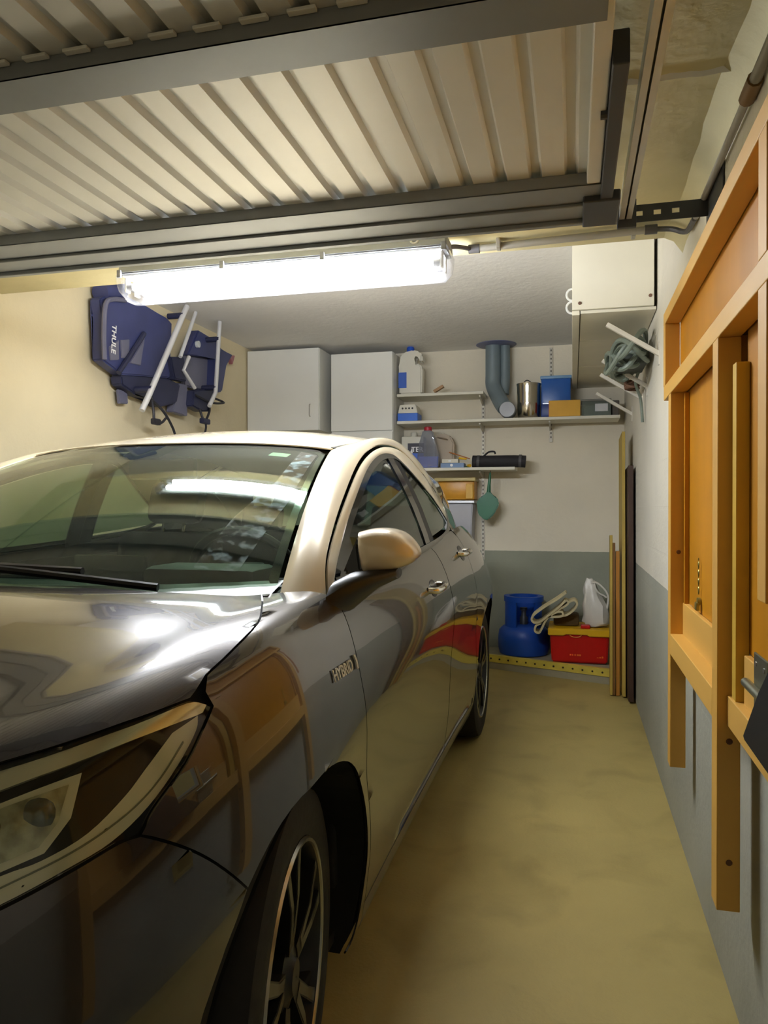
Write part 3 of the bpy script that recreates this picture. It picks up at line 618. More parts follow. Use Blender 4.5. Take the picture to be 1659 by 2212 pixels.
for i, (pts, y0, y1) in enumerate([
    ([(-.045, .60), (-.11, .55), (-.20, .49), (-.268, .435), (-.285, .40), (-.262, .378), (-.22, .39), (-.16, .44), (-.09, .50), (-.05, .545)], 5.39, 5.53),
    ([(-.05, .545), (-.03, .53), (-.05, .505), (-.10, .475), (-.16, .43), (-.19, .39), (-.215, .335), (-.235, .305), (-.262, .318), (-.255, .355), (-.22, .375)], 5.40, 5.525),
    ([(-.17, .42), (-.12, .455), (-.075, .462), (-.07, .435), (-.11, .425), (-.17, .425)], 5.395, 5.52),
    ([(-.03, .53), (.01, .545), (.03, .52), (.01, .48), (-.04, .44), (-.10, .425)], 5.41, 5.54)]):
    bm = nb(); ribbon(bm, pts, y0, y1); obj('fold', bm, mCanv, t, True)
bm = nb(); box(bm, -.135, .045, 5.50, 5.68, .346, .43, .02); obj('brown_bundle', bm, M('brown_cloth', (92, 70, 34), .8, var=.25, bump=.3), t, True)
# white plastic bag
t = thing('plastic_bag', 'white crumpled plastic bag standing on the red crate', 'bag', (.165, 5.5, .346))
bm = nb(); rr = random.Random(3); rings = []
for i, (zz, rx, ry, ox) in enumerate([(.358, .075, .07, .165), (.375, .09, .085, .165), (.43, .092, .08, .162), (.50, .085, .065, .16), (.56, .068, .05, .14), (.60, .055, .04, .128), (.64, .045, .03, .122), (.672, .032, .02, .12), (.69, .02, .012, .118)]):
    rings.append([bm.verts.new((ox + rx * math.cos(a) * (1 + rr.uniform(-.14, .14)), 5.53 + ry * math.sin(a) * (1 + rr.uniform(-.2, .2)), zz + rr.uniform(-.008, .008))) for a in [2*math.pi*k/18 for k in range(18)]])
for A_, B_ in zip(rings, rings[1:]):
    for k in range(18): bm.faces.new((A_[k], A_[(k+1) % 18], B_[(k+1) % 18], B_[k]))
bm.faces.new(rings[0][::-1]); bm.faces.new(rings[-1])
mBagW = M('white_bag_film', (226, 222, 212), .35, var=.06, bump=.4, bscale=22)
obj('bag_body', bm, mBagW, t, True)
bm = nb(); ribbon(bm, [(.125, .665), (.165, .665), (.205, .635), (.235, .595), (.245, .55), (.235, .48)], 5.50, 5.535, .012); ribbon(bm, [(.15, .66), (.16, .62), (.185, .59), (.215, .575), (.235, .56)], 5.49, 5.52, .010); obj('handle_loop', bm, mBagW, t, True)
tag(obj('red_scoop', box(nb(), .055, .12, 5.41, 5.46, .346, .372, .006), mRed, origin=(.07, 5.43, .346)), 'small red plastic piece lying on the yellow lid under the bag', 'plastic piece')

# ---------------------------------------------------------------- prongs and hose on the right wall
mProng = M('white_bracket', (220, 214, 200), .45, .1)
for lab, y, zw in (('white wall prong nearest the timber frame, above the coiled hose', 3.55, 1.895), ('white wall prong the coiled hose rests on', 4.10, 1.835), ('white wall prong just behind the one under the hose', 4.38, 1.81), ('farthest and lowest white wall prong by the long shelf', 5.12, 1.815)):
    t = thing('wall_prong', lab, 'bracket', (XR, y, zw), 'prongs on the right wall')
    mt = frame_mtx((XR, y, zw), (-.84, 0, .54), (0, 1, 0))
    bm = nb(); box(bm, -.01, .27, -.011, .011, -.010, .010, .002, mt); obj('arm', bm, mProng, t)
    obj('wall_plate', box(nb(), XR - .004, XR, y - .016, y + .016, zw - .05, zw + .05, .001), mProng, t)
mHose = M('grey_hose', (118, 128, 116), .45, var=.12)
t = thing('coiled_hose', 'tangled grey-green hose coil lying over the wall prongs', 'hose', (.26, 3.95, 1.9))
rr = random.Random(7)
for k in range(7):
    cx, cy, cz = .27 + rr.uniform(-.02, .02), 3.95 + rr.uniform(-.08, .08), 1.965 + rr.uniform(-.03, .02); ra, rb = rr.uniform(.075, .10), rr.uniform(.14, .30); ti = rr.uniform(-.5, .5)
    pts = []
    for a in np.linspace(0, 2*math.pi, 33):
        dx, dy = ra * math.cos(a), rb * math.sin(a)
        pts.append((min(cx + dx, .356), cy + dy, cz + dx * -.55 * 0 + .05 * math.sin(a * 2 + k) + ti * dx * .6 + .03 * math.cos(a)))
    bm = nb(); tube(bm, pts, .0125, 8); obj('loop', bm, mHose, t, True)
bm = nb(); box(bm, .19, .355, 3.82, 4.12, 1.905, 1.955, .018); obj('hose_bundle', bm, M('dark_hose', (70, 76, 70), .6, bump=.3), t, True)
bm = nb(); tube(bm, curve_pts([(.34, 4.05, 1.93), (.32, 4.12, 1.86), (.35, 4.18, 1.78), (.362, 4.2, 1.66)]), .008, 7); obj('hose_end', bm, mHose, t, True)
t = thing('brown_rope', 'bundle of brown cord tucked under the coiled hose', 'cord', (.31, 4.25, 1.87))
for k in range(5):
    bm = nb(); tube(bm, [(.315 + .035 * math.cos(a), 4.24 + k * .02 + .03 * math.sin(a), 1.875 + .02 * math.sin(a + k)) for a in np.linspace(0, 2*math.pi, 17)], .008, 6, False); obj('turn', bm, M('brown_cord', (112, 78, 58), .7), t, True)
# ---------------------------------------------------------------- folded bike carrier hung on the left wall
mNavy = M('navy_plastic', (58, 64, 108), .45, var=.12)
mNavyD = M('navy_dark', (38, 41, 68), .5, var=.12)
mSlate = M('slate_plastic', (104, 104, 124), .5, var=.08)
mAlu = M('silver_tube', (222, 222, 224), .3, .35, var=.04)
t = thing('bike_carrier', 'folded navy bike carrier with silver tubes hung high on the left wall', 'bike carrier', (-2.45, 4.1, 1.8))
def plate(name, pts, x0, x1, m, par=t, bev=.008):
    bm = nb(); prism_x(bm, pts, x0, x1)
    if bev: bmesh.ops.bevel(bm, geom=bm.edges[:], offset=bev, segments=2, affect='EDGES', clamp_overlap=True)
    return obj(name, bm, m, par, True)
mp = plate('main_panel', [(3.40, 2.30), (3.58, 2.38), (3.821, 2.37), (4.066, 2.36), (4.118, 2.34), (4.092, 1.998), (3.591, 1.931), (3.421, 1.978), (3.42, 2.218)], -2.47, -2.40, mNavy)
bm = nb(); tube(bm, curve_pts([(-2.385, 3.60, 2.34), (-2.375, 3.47, 2.31), (-2.37, 3.40, 2.26), (-2.37, 3.385, 2.10), (-2.37, 3.39, 1.975)]), .013, 8); obj('edge_tube', bm, mSlate, t, True)
bm = nb(); tube(bm, [(-2.43, 3.44, 2.34), (-2.43, 3.62, 2.40)], .05, 14); obj('roller', bm, mNavy, t, True)
for pts in ([(3.568, 2.116), (3.655, 2.139), (3.650, 2.03), (3.579, 2.02)], [(3.809, 2.181), (3.763, 2.012), (3.655, 2.008)], [(3.467, 2.058), (3.556, 2.116), (3.556, 2.006), (3.477, 1.988)]):
    plate('slate_inset', pts, -2.402, -2.394, mSlate, mp, .003)
bm = nb(); tube(bm, [(-2.385, 3.785, 2.201), (-2.385, 3.536, 1.932)], .014, 8); obj('diagonal_bar', bm, mNavyD, t, True)
text_obj('lettering', 'THULE', .052, frame_mtx((-2.394, 3.505, 2.107), (0, -.07, -1), (0, 1, -.07)), M('white_print', (235, 235, 235), .5), mp, .001)
plate('foot', [(3.591, 1.929), (4.092, 1.996), (4.226, 1.978), (4.185, 1.859), (3.99, 1.806), (3.892, 1.845), (3.731, 1.841), (3.601, 1.878)], -2.48, -2.405, mNavyD)
plate('foot_tab', [(3.633, 1.86), (3.719, 1.86), (3.725, 1.79), (3.643, 1.782)], -2.47, -2.45, mSlate, t, .004)
plate('hinge_arm', [(4.435, 2.372), (4.673, 2.357), (4.757, 2.305), (4.95, 2.31), (4.826, 2.217), (4.774, 2.018), (4.64, 1.982), (4.673, 2.234), (4.288, 2.18)], -2.46, -2.39, mNavy)
plate('light_board', [(4.30, 2.19), (4.66, 2.23), (4.64, 2.0), (4.34, 1.99)], -2.47, -2.44, mSlate)
plate('light_board', [(4.226, 1.99), (4.339, 1.996), (4.339, 1.794), (4.158, 1.8)], -2.47, -2.42, mSlate, t, .004)
plate('clamp', [(4.05, 2.12), (4.22, 2.15), (4.20, 2.05), (4.25, 2.0), (4.10, 1.99)], -2.43, -2.37, mNavyD)
plate('clamp', [(4.332, 1.958), (4.591, 2.013), (4.607, 1.947), (4.559, 1.85), (4.45, 1.836), (4.317, 1.855)], -2.44, -2.37, mNavyD)
plate('reflector', [(4.96, 2.313), (5.06, 2.33), (5.02, 2.256)], -2.46, -2.43, M('pale_red', (176, 110, 116), .4), t, .003)
bm = nb(); lathe(bm, [(.004, -.02), (.022, -.018), (.022, 0)], (-2.388, 4.40, 2.27), 14, 'x', mtx=Matrix.Scale(-1, 3, (1, 0, 0))); obj('lens', bm, M('pale_lens', (200, 204, 206), .2), t, True)
for pts, r in (([(-2.30, 4.117, 2.437), (-2.30, 3.696, 1.832), (-2.31, 3.64, 1.738)], .017), ([(-2.34, 4.302, 2.45), (-2.34, 4.107, 2.128)], .012), ([(-2.34, 4.216, 2.15), (-2.34, 4.147, 2.053), (-2.34, 4.287, 1.964)], .012), ([(-2.30, 4.556, 2.452), (-2.30, 4.492, 1.965), (-2.30, 4.406, 1.864)], .014)):
    bm = nb(); tube(bm, pts, r, 12); obj('tube', bm, mAlu, t, True)
for y, zz in ((4.07, 2.37), (3.72, 1.87), (4.54, 2.33), (4.5, 2.0)):
    bm = nb(); tube(bm, [(-2.40, y, zz), (-2.295, y, zz)], .018, 10); obj('socket', bm, mNavyD, t, True)
mStrap = M('black_strap', (40, 38, 44), .6)
for pts in ([(-2.38, 3.827, 1.84), (-2.36, 3.948, 1.772), (-2.36, 4.049, 1.69), (-2.36, 4.089, 1.63)], [(-2.38, 3.85, 1.85), (-2.36, 3.84, 1.76), (-2.36, 3.851, 1.702), (-2.36, 3.923, 1.703), (-2.36, 3.973, 1.735)], [(-2.38, 4.42, 1.86), (-2.36, 4.42, 1.80), (-2.36, 4.459, 1.77), (-2.36, 4.521, 1.844), (-2.37, 4.537, 1.89)], [(-2.36, 4.459, 1.775), (-2.36, 4.474, 1.735), (-2.36, 4.443, 1.66)], [(-2.37, 4.346, 1.93), (-2.34, 4.514, 1.902), (-2.34, 4.694, 1.927), (-2.36, 4.594, 1.945)]):
    bm = nb(); tube(bm, curve_pts(pts), .008, 6); obj('strap', bm, mStrap, t, True)
plate('buckle', [(4.41, 1.79), (4.51, 1.79), (4.51, 1.755), (4.41, 1.755)], -2.375, -2.345, mNavyD, t, .004)
plate('buckle', [(3.83, 1.72), (3.90, 1.72), (3.90, 1.685), (3.83, 1.685)], -2.375, -2.345, mStrap, t, .004)
# ---------------------------------------------------------------- car surface (s = back from nose, w = sideways, z = up)
CX, CY0 = -1.33, 0.32
def pch(xs, ys):
    x = np.array(xs, float); y = np.array(ys, float)
    h = np.diff(x); d = np.diff(y) / h; m = np.zeros_like(y)
    m[0] = d[0]; m[-1] = d[-1]
    for i in range(1, len(x) - 1):
        if d[i-1] * d[i] > 0:
            w1 = 2*h[i] + h[i-1]; w2 = h[i] + 2*h[i-1]
            m[i] = (w1 + w2) / (w1 / d[i-1] + w2 / d[i])
    def f(q):
        q = np.clip(np.asarray(q, float), x[0], x[-1])
        i = np.clip(np.searchsorted(x, q) - 1, 0, len(x) - 2)
        t = (q - x[i]) / h[i]
        return ((2*t**3 - 3*t**2 + 1) * y[i] + (t**3 - 2*t**2 + t) * h[i] * m[i]
                + (-2*t**3 + 3*t**2) * y[i+1] + (t**3 - t**2) * h[i] * m[i+1])
    return f
_S  = [0.00, .04, .12, .25, .45, .70, .92, 1.25, 1.7, 2.2, 2.7, 3.1, 3.4, 3.6, 3.9, 4.15, 4.30, 4.36]
_wD = pch(_S, [.30, .52, .665, .765, .842, .882, .895, .892, .888, .887, .889, .894, .901, .904, .885, .81, .66, .50])
_zD = pch(_S, [.58, .58, .60, .63, .66, .70, .735, .80, .83, .85, .86, .85, .82, .79, .78, .78, .78, .78])
_wE = pch(_S, [.24, .44, .575, .665, .745, .795, .812, .812, .805, .80, .795, .785, .775, .765, .735, .66, .55, .40])
_zE = pch(_S, [.74, .765, .80, .845, .903, .951, .983, 1.003, 1.02, 1.04, 1.07, 1.10, 1.11, 1.10, 1.06, 1.03, 1.0, 1.0])
_iC = pch(_S, [.00, .00, .005, .008, .008, .007, .007, .008, .009, .009, .009, .008, .007, .010, .012, .01, .0, .0])
_zC = pch(_S, [.45, .45, .46, .48, .50, .54, .56, .58, .59, .60, .60, .60, .58, .56, .55, .55, .55, .55])
_iB = pch(_S, [.02, .02, .025, .03, .03, .022, .018, .022, .024, .024, .022, .018, .014, .014, .02, .03, .03, .03])
_zB = pch(_S, [.33, .33, .33, .33, .33, .35, .36, .36, .36, .36, .36, .36, .36, .36, .36, .36, .36, .36])
_iA = pch(_S, [.06, .07, .085, .10, .10, .08, .07, .065, .065, .065, .065, .06, .06, .06, .08, .10, .10, .10])
_zA = pch(_S, [.19, .19, .19, .19, .19, .19, .185, .185, .185, .185, .185, .185, .19, .20, .24, .28, .30, .30])
_fF = pch(_S, [.60, .62, .66, .70, .74, .78, .80, .80, .80, .8, .8, .8, .8, .8, .8, .8, .8, .8])
_dF = pch(_S, [.025, .03, .035, .036, .030, .025, .022, .020, .02, .02, .02, .02, .02, .02, .02, .02, .02, .02])
_dG = pch(_S, [.02, .025, .03, .035, .038, .040, .032, .012, .01, .03, .03, .03, .03, .03, .03, .03, .03, .03])
def sect(s):
    s = np.asarray(s, float); wD = _wD(s); wE = _wE(s); zE = _zE(s); zD = _zD(s)
    W = [wD - _iA(s), wD - _iB(s), wD - _iC(s), wD, wE, wE * _fF(s), 0 * s]
    zF = zE + _dF(s)
    Z = [_zA(s), _zB(s), _zC(s), zD, zE, zF, zF + _dG(s)]
    W = [W[0] - .06] + W + [-W[5]]; Z = [Z[0] + .005] + Z + [Z[5]]
    return np.stack(W), np.stack(Z)
def body(s, v):
    s = np.atleast_1d(np.asarray(s, float)); v = np.clip(np.atleast_1d(np.asarray(v, float)), 0, 6)
    W, Z = sect(s)
    i = np.minimum(np.floor(v).astype(int), 5); t = v - i; k = np.arange(len(s))
    def cr(A):
        a, b, c, d = A[i, k], A[i+1, k], A[i+2, k], A[i+3, k]
        # knot-scaled tangents
        return _hz(a, b, c, d, t)
    Dk = [np.hypot(W[i+j+1, k] - W[i+j, k], Z[i+j+1, k] - Z[i+j, k]) ** .5 + 1e-6 for j in range(3)]
    def _hz(p0, p1, p2, p3, t):
        d0, d1, d2 = Dk
        m1 = ((p1 - p0) / d0 - (p2 - p0) / (d0 + d1) + (p2 - p1) / d1) * d1
        m2 = ((p2 - p1) / d1 - (p3 - p1) / (d1 + d2) + (p3 - p2) / d2) * d1
        return ((2*t**3 - 3*t**2 + 1) * p1 + (t**3 - 2*t**2 + t) * m1 + (-2*t**3 + 3*t**2) * p2 + (t**3 - t**2) * m2)
    return np.stack([s, cr(W), cr(Z)], -1)
def v_of_z(s, z):
    vs = np.linspace(0, 5.2, 521); P = body(np.full(521, s), vs)
    return float(np.interp(z, np.maximum.accumulate(P[:, 2]), vs))
def v_of_w(s, w):
    vs = np.linspace(3.2, 6, 281); P = body(np.full(281, s), vs)
    return float(np.interp(-w, np.maximum.accumulate(-P[:, 1]), vs))
# side glass: a tumblehome sheet above the belt
_bw = pch([1.0, 1.3, 1.7, 2.2, 2.7, 3.1, 3.5, 4.0, 4.3], [.80, .80, .80, .798, .79, .77, .735, .68, .62])
_bz = pch([1.0, 1.3, 1.7, 2.2, 2.7, 3.1, 3.5, 4.0, 4.3], [1.0, 1.005, 1.02, 1.04, 1.07, 1.10, 1.11, 1.05, 1.02])
def side(s, z):
    s = np.atleast_1d(np.asarray(s, float)); z = np.atleast_1d(np.asarray(z, float))
    h = z - _bz(s)
    return np.stack([s, _bw(s) - .30 * h - .42 * np.maximum(h, 0) ** 2, z], -1)
def world(P, sg=1):
    return np.stack([CX + sg * P[..., 1], CY0 + P[..., 0], P[..., 2]], -1)
# ---------------------------------------------------------------- car: panels
mPaint = M('dark_brown_grey_paint', (66, 61, 58), .26, .85, var=.02, scale=2, coat=1)
mCreamP = M('cream_paint', (238, 222, 190), .30, .1, var=.02, scale=2, coat=1)
mTrim = M('black_trim', (16, 16, 18), .42)
mGlossB = M('gloss_black', (10, 12, 18), .12, coat=.5)
mBadge = M('badge_silver', (222, 222, 212), .3, .25)
mShell = M('panel_gap_black', (6, 6, 6), .8)
mChrome = M('chrome', (225, 222, 215), .08, 1, var=.01)
mGlass = glass_mat('windscreen_glass', (222, 234, 222), .035, .02, (190, 205, 200))
mGlassS = glass_mat('side_glass', (190, 205, 196), .04, .015)
car = thing('car', 'dark two-tone hybrid car with a cream roof parked nose-out in the garage', 'car', (CX, CY0 + 2.2, 0))
def grid_poly(poly, du, dv):
    bm = bmesh.new(); vs = [bm.verts.new((a, b, 0)) for a, b in poly]; bm.faces.new(vs)
    us = [p[0] for p in poly]; ws = [p[1] for p in poly]
    def cuts(lo, hi, st): return np.arange(math.floor(lo / st) + 1, math.ceil(hi / st)) * st
    for k in cuts(min(us), max(us), du): bmesh.ops.bisect_plane(bm, geom=bm.verts[:] + bm.edges[:] + bm.faces[:], plane_co=(k, 0, 0), plane_no=(1, 0, 0), dist=1e-6)
    for k in cuts(min(ws), max(ws), dv): bmesh.ops.bisect_plane(bm, geom=bm.verts[:] + bm.edges[:] + bm.faces[:], plane_co=(0, k, 0), plane_no=(0, 1, 0), dist=1e-6)
    bmesh.ops.remove_doubles(bm, verts=bm.verts[:], dist=1e-6)
    bmesh.ops.triangulate(bm, faces=[f for f in bm.faces if len(f.verts) > 4])
    bm.verts.ensure_lookup_table()
    uv = np.array([(v.co.x, v.co.y) for v in bm.verts]); F = [[v.index for v in f.verts] for f in bm.faces]
    bm.free(); return uv, F
def surf_mesh(uv, F, fmap, thick, off=0., gap=0., sg=1, outward=(0., 0., .55)):
    """param mesh -> world-space shell with thickness; returns verts, faces"""
    e = 1e-3; P = fmap(uv[:, 0], uv[:, 1])
    du = fmap(uv[:, 0] + e, uv[:, 1]) - fmap(uv[:, 0] - e, uv[:, 1]); dv = fmap(uv[:, 0], uv[:, 1] + e) - fmap(uv[:, 0], uv[:, 1] - e)
    n = np.cross(du, dv); n /= np.linalg.norm(n, axis=1, keepdims=True) + 1e-12
    ref = P - np.array(outward); ref[:, 0] = 0
    flip = np.sign((n * ref).sum(1)); flip[flip == 0] = 1
    if flip.sum() < 0: n = -n
    ec = {}
    for f in F:
        for a, b in zip(f, f[1:] + f[:1]): ec.setdefault((min(a, b), max(a, b)), []).append((a, b))
    bd = [v[0] for v in ec.values() if len(v) == 1]
    # face winding: make it agree with n
    f = F[0]; fn = np.cross(P[f[1]] - P[f[0]], P[f[2]] - P[f[0]])
    tot = sum(float(np.dot(np.cross(P[q[1]] - P[q[0]], P[q[2]] - P[q[0]]), n[q[0]])) for q in F)
    rev = tot < 0
    if gap:
        mv = np.zeros_like(P)
        for a, b in bd:
            t_ = P[b] - P[a]; d_ = np.cross(n[a], t_) * (-1 if rev else 1); d_ /= np.linalg.norm(d_) + 1e-12
            mv[a] += d_; mv[b] += d_
        ln = np.linalg.norm(mv, axis=1, keepdims=True); mv = np.where(ln > 1e-6, mv / np.maximum(ln, 1e-6), 0)
        P = P + mv * gap
    P = P + n * off; Q = P - n * thick
    V = [P, Q]; nv = len(P); FF = [list(q) for q in F] + [[i + nv for i in q][::-1] for q in F]
    if rev: FF = [q[::-1] for q in FF]
    bi = sorted({i for ed in bd for i in ed}); m1 = {i: 2*nv + k for k, i in enumerate(bi)}; m2 = {i: 2*nv + len(bi) + k for k, i in enumerate(bi)}
    V += [P[bi], Q[bi]]
    for a, b in bd:
        q = [m1[b], m1[a], m2[a], m2[b]]; FF.append(q[::-1] if rev else q)
    Wd = world(np.concatenate(V), sg)
    if sg > 0: FF = FF       # (s,w)->(Y,X) swaps handedness
    FF = [q[::-1] for q in FF] if sg > 0 else FF
    return Wd, FF
def mesh_obj(name, parts, mat, parent=car, smooth=True):
    V = []; F = []; k = 0
    for v, f in parts:
        V.append(v); F += [[i + k for i in q] for q in f]; k += len(v)
    V = np.concatenate(V) - np.array(wloc(parent))
    me = bpy.data.meshes.new(name); me.from_pydata(V.tolist(), [], F); me.materials.append(mat)
    if smooth: me.shade_smooth()
    return link(bpy.data.objects.new(name, me), parent)
def bodyf(u, v): return body(u, v)
def panel(name, poly, mat, both='each', fmap=bodyf, du=.05, dv=.2, thick=.004, off=0., gap=.002, parent=car):
    uv, F = grid_poly(poly, du, dv)
    r_ = surf_mesh(uv, F, fmap, thick, off, gap, 1)
    if both == 'one': return mesh_obj(name, [r_], mat, parent)
    l_ = surf_mesh(uv, F, fmap, thick, off, gap, -1)
    if both == 'join': return mesh_obj(name, [r_, l_], mat, parent)
    return mesh_obj(name, [r_], mat, parent), mesh_obj(name, [l_], mat, parent)
def sz(pts): return [(s, v_of_z(s, z)) for s, z in pts]
def sw(pts): return [(s, v_of_w(s, w)) for s, w in pts]
C1 = (.945, .350, .372); C2 = (3.60, .350, .372)
def arcp(c, a0, a1, n, r=None):
    r = r or c[2]
    return [(c[0] + r * math.cos(a), c[1] + r * math.sin(a)) for a in np.linspace(a0, a1, n)]
aS = math.asin(-(.350 - .187) / .372)       # where arches meet the sill line
GAPB = [(.483, .800), (.543, .760), (.593, .718), (.655, .655)]
aG = math.atan2(.655 - .350, .655 - .945); C1r = math.hypot(.655 - .945, .655 - .350)
HLB = [(.638, 3.74), (.583, 3.64), (.513, 3.56), (.483, 3.50)]      # rear part of lamp lower edge
HLF = [(.453, 3.53), (.394, 3.55), (.324, 3.58), (.24, 3.64)]       # front part
HLT = [(.668, 3.80), (.638, 3.91), (.548, 3.98), (.458, 4.09), (.394, 4.22), (.30, 4.45), (.225, 4.68)]
HOODE = [(1.136, 4.80), (.997, 4.44), (.902, 4.20), (.772, 4.05), (.693, 3.99)]
def dense(pts, k=4): return [(p[0], p[2]) for p in [tuple(q) for q in curve_pts([(a, 0, b) for a, b in pts], k)]]
DOORF = dense([(1.245, 1.0), (1.230, .93), (1.222, .86), (1.226, .75), (1.262, .62), (1.315, .50), (1.345, .38), (1.352, .275)])
arch1 = arcp(C1, math.pi - .61, aS, 26)
# radius eases from the traced front to the wheel circle
arch1 = []
for a in np.linspace(aG, aS, 30):
    k = max(0, min(1, (a - math.pi * .55) / (aG - math.pi * .55))); arch1.append((C1[0] + (C1[2] + (C1r - C1[2]) * k) * math.cos(a), C1[1] + (C1[2] + (C1r - C1[2]) * k) * math.sin(a)))
fender = sz(arch1) + sz([(1.352, .187)]) + sz(DOORF[::-1]) + [(1.215, 4.25), (1.16, 4.62)] + dense(HOODE) + [(.668, 3.90)] + [HLT[0]] + dense(HLB) + sz(dense(GAPB)[1:-1])
panel('front_fender', fender, mPaint, dv=.1)
hood = [(1.03, 6.0)] + [(1.03 + .10 * (1 - k) ** 2, 4.82 + (6 - 4.82) * k) for k in (.8, .6, .4, .2, .08)] + dense(HOODE) + [(.655, 3.93)] + dense(HLT[1:]) + [(.17, 5.0), (.12, 5.5), (.10, 6.0)]
panel('hood', hood, mPaint, 'join', dv=.1, gap=.0018)
bump = [(.0, 0), (.3, 0)] + sz(arcp(C1, math.pi - aS, aG, 8, C1r)) + sz(dense(GAPB)[::-1][1:-1]) + dense([HLB[-1]] + HLF) + [(.228, 4.66), (.17, 5.0), (.12, 5.5), (.10, 6.0), (0, 6.0)]
panel('front_bumper', bump, mPaint, 'join', dv=.1)
cut = sect(np.array([0.0])); bm = nb()
W0, Z0 = cut[0][1:-1, 0], cut[1][1:-1, 0]
ring = [(CX + w, CY0, z) for w, z in zip(W0, Z0)] + [(CX - w, CY0, z) for w, z in list(zip(W0, Z0))[::-1][1:]]
bm.faces.new([bm.verts.new(p) for p in ring]); bmesh.ops.solidify(bm, geom=bm.faces[:], thickness=.01); obj('bumper_nose', bm, mTrim, car)
fdoor = sz([(1.352, .275)]) + sz(DOORF[::-1][1:-1]) + [(1.245, 3.97), (1.6, 4.0), (2.0, 4.0), (2.46, 4.0)] + sz([(2.472, .9), (2.478, .6), (2.47, .275)])
fd = panel('front_door', fdoor, mPaint, dv=.2)
RD = dense([(3.06, 1.08), (3.10, .95), (3.115, .82), (3.135, .72), (3.175, .58), (3.205, .45), (3.20, .275)])
rdoor = sz([(2.474, .275), (2.482, .6), (2.476, .9)]) + [(2.464, 4.0), (2.8, 4.0), (3.05, 4.0)] + sz(RD[1:])
rd = panel('rear_door', rdoor, mPaint, dv=.2)
rock = sz([(1.352, .185)]) + sz([(2.2, .185), (3.205, .188), (3.205, .273), (2.2, .273), (1.352, .273)])
panel('rocker_sill', rock, M('sill_grey', (92, 90, 86), .35, .4, coat=.6), dv=.2)
aE = math.pi - aS
qp = sz([(3.208, .187)]) + sz(arcp(C2, aE, aS, 28)) + sz([(4.0, .27), (4.2, .32), (4.30, .4)]) + [(4.30, 4.0), (4.0, 4.0), (3.6, 4.0), (3.3, 4.0), (3.06, 4.0)] + sz(RD[1:])
panel('rear_quarter', qp, mPaint, dv=.1)
tail = [(4.302, .6), (4.36, .6), (4.36, 6), (3.95, 6), (3.95, 4.02), (4.302, 4.02)]
panel('tailgate', tail, mPaint, 'join', dv=.2)
# dark inner shell: fills the shut lines and hides the voids
sh = sz([(.12, .20), (.58, .20)]) + sz(arcp(C1, math.pi - aS - .02, aS + .02, 26, .385)) + sz([(1.4, .20), (3.15, .20)]) + sz(arcp(C2, aE, aS, 26, .385)) + sz([(4.0, .28), (4.25, .36)]) + [(4.25, 3.95), (3.3, 3.95), (2.4, 3.93), (1.22, 3.95), (1.12, 4.80), (1.02, 6), (.14, 6), (.2, 4.6), (.30, 3.4), (.12, 3.2)]
o = panel('inner_shell', sh, mShell, 'join', off=-.012, gap=0, dv=.2)
# wheel arch liners
for cc in (C1, C2):
    for sg in (1, -1):
        bm = nb(); rows = []
        pts = arcp(cc, math.pi - aS, aS, 30, .376)
        wo = [body(a, v_of_z(a, b))[0][1] - .010 for a, b in pts]
        rows.append([bm.verts.new((CX + sg * w_, CY0 + a, b)) for (a, b), w_ in zip(pts, wo)]); rows.append([bm.verts.new((CX + sg * .56, CY0 + a, b)) for a, b in pts])
        for k in range(29): bm.faces.new((rows[0][k], rows[0][k+1], rows[1][k+1], rows[1][k]))
        bm.faces.new(rows[1]); obj('arch_liner', bm, mShell, car)

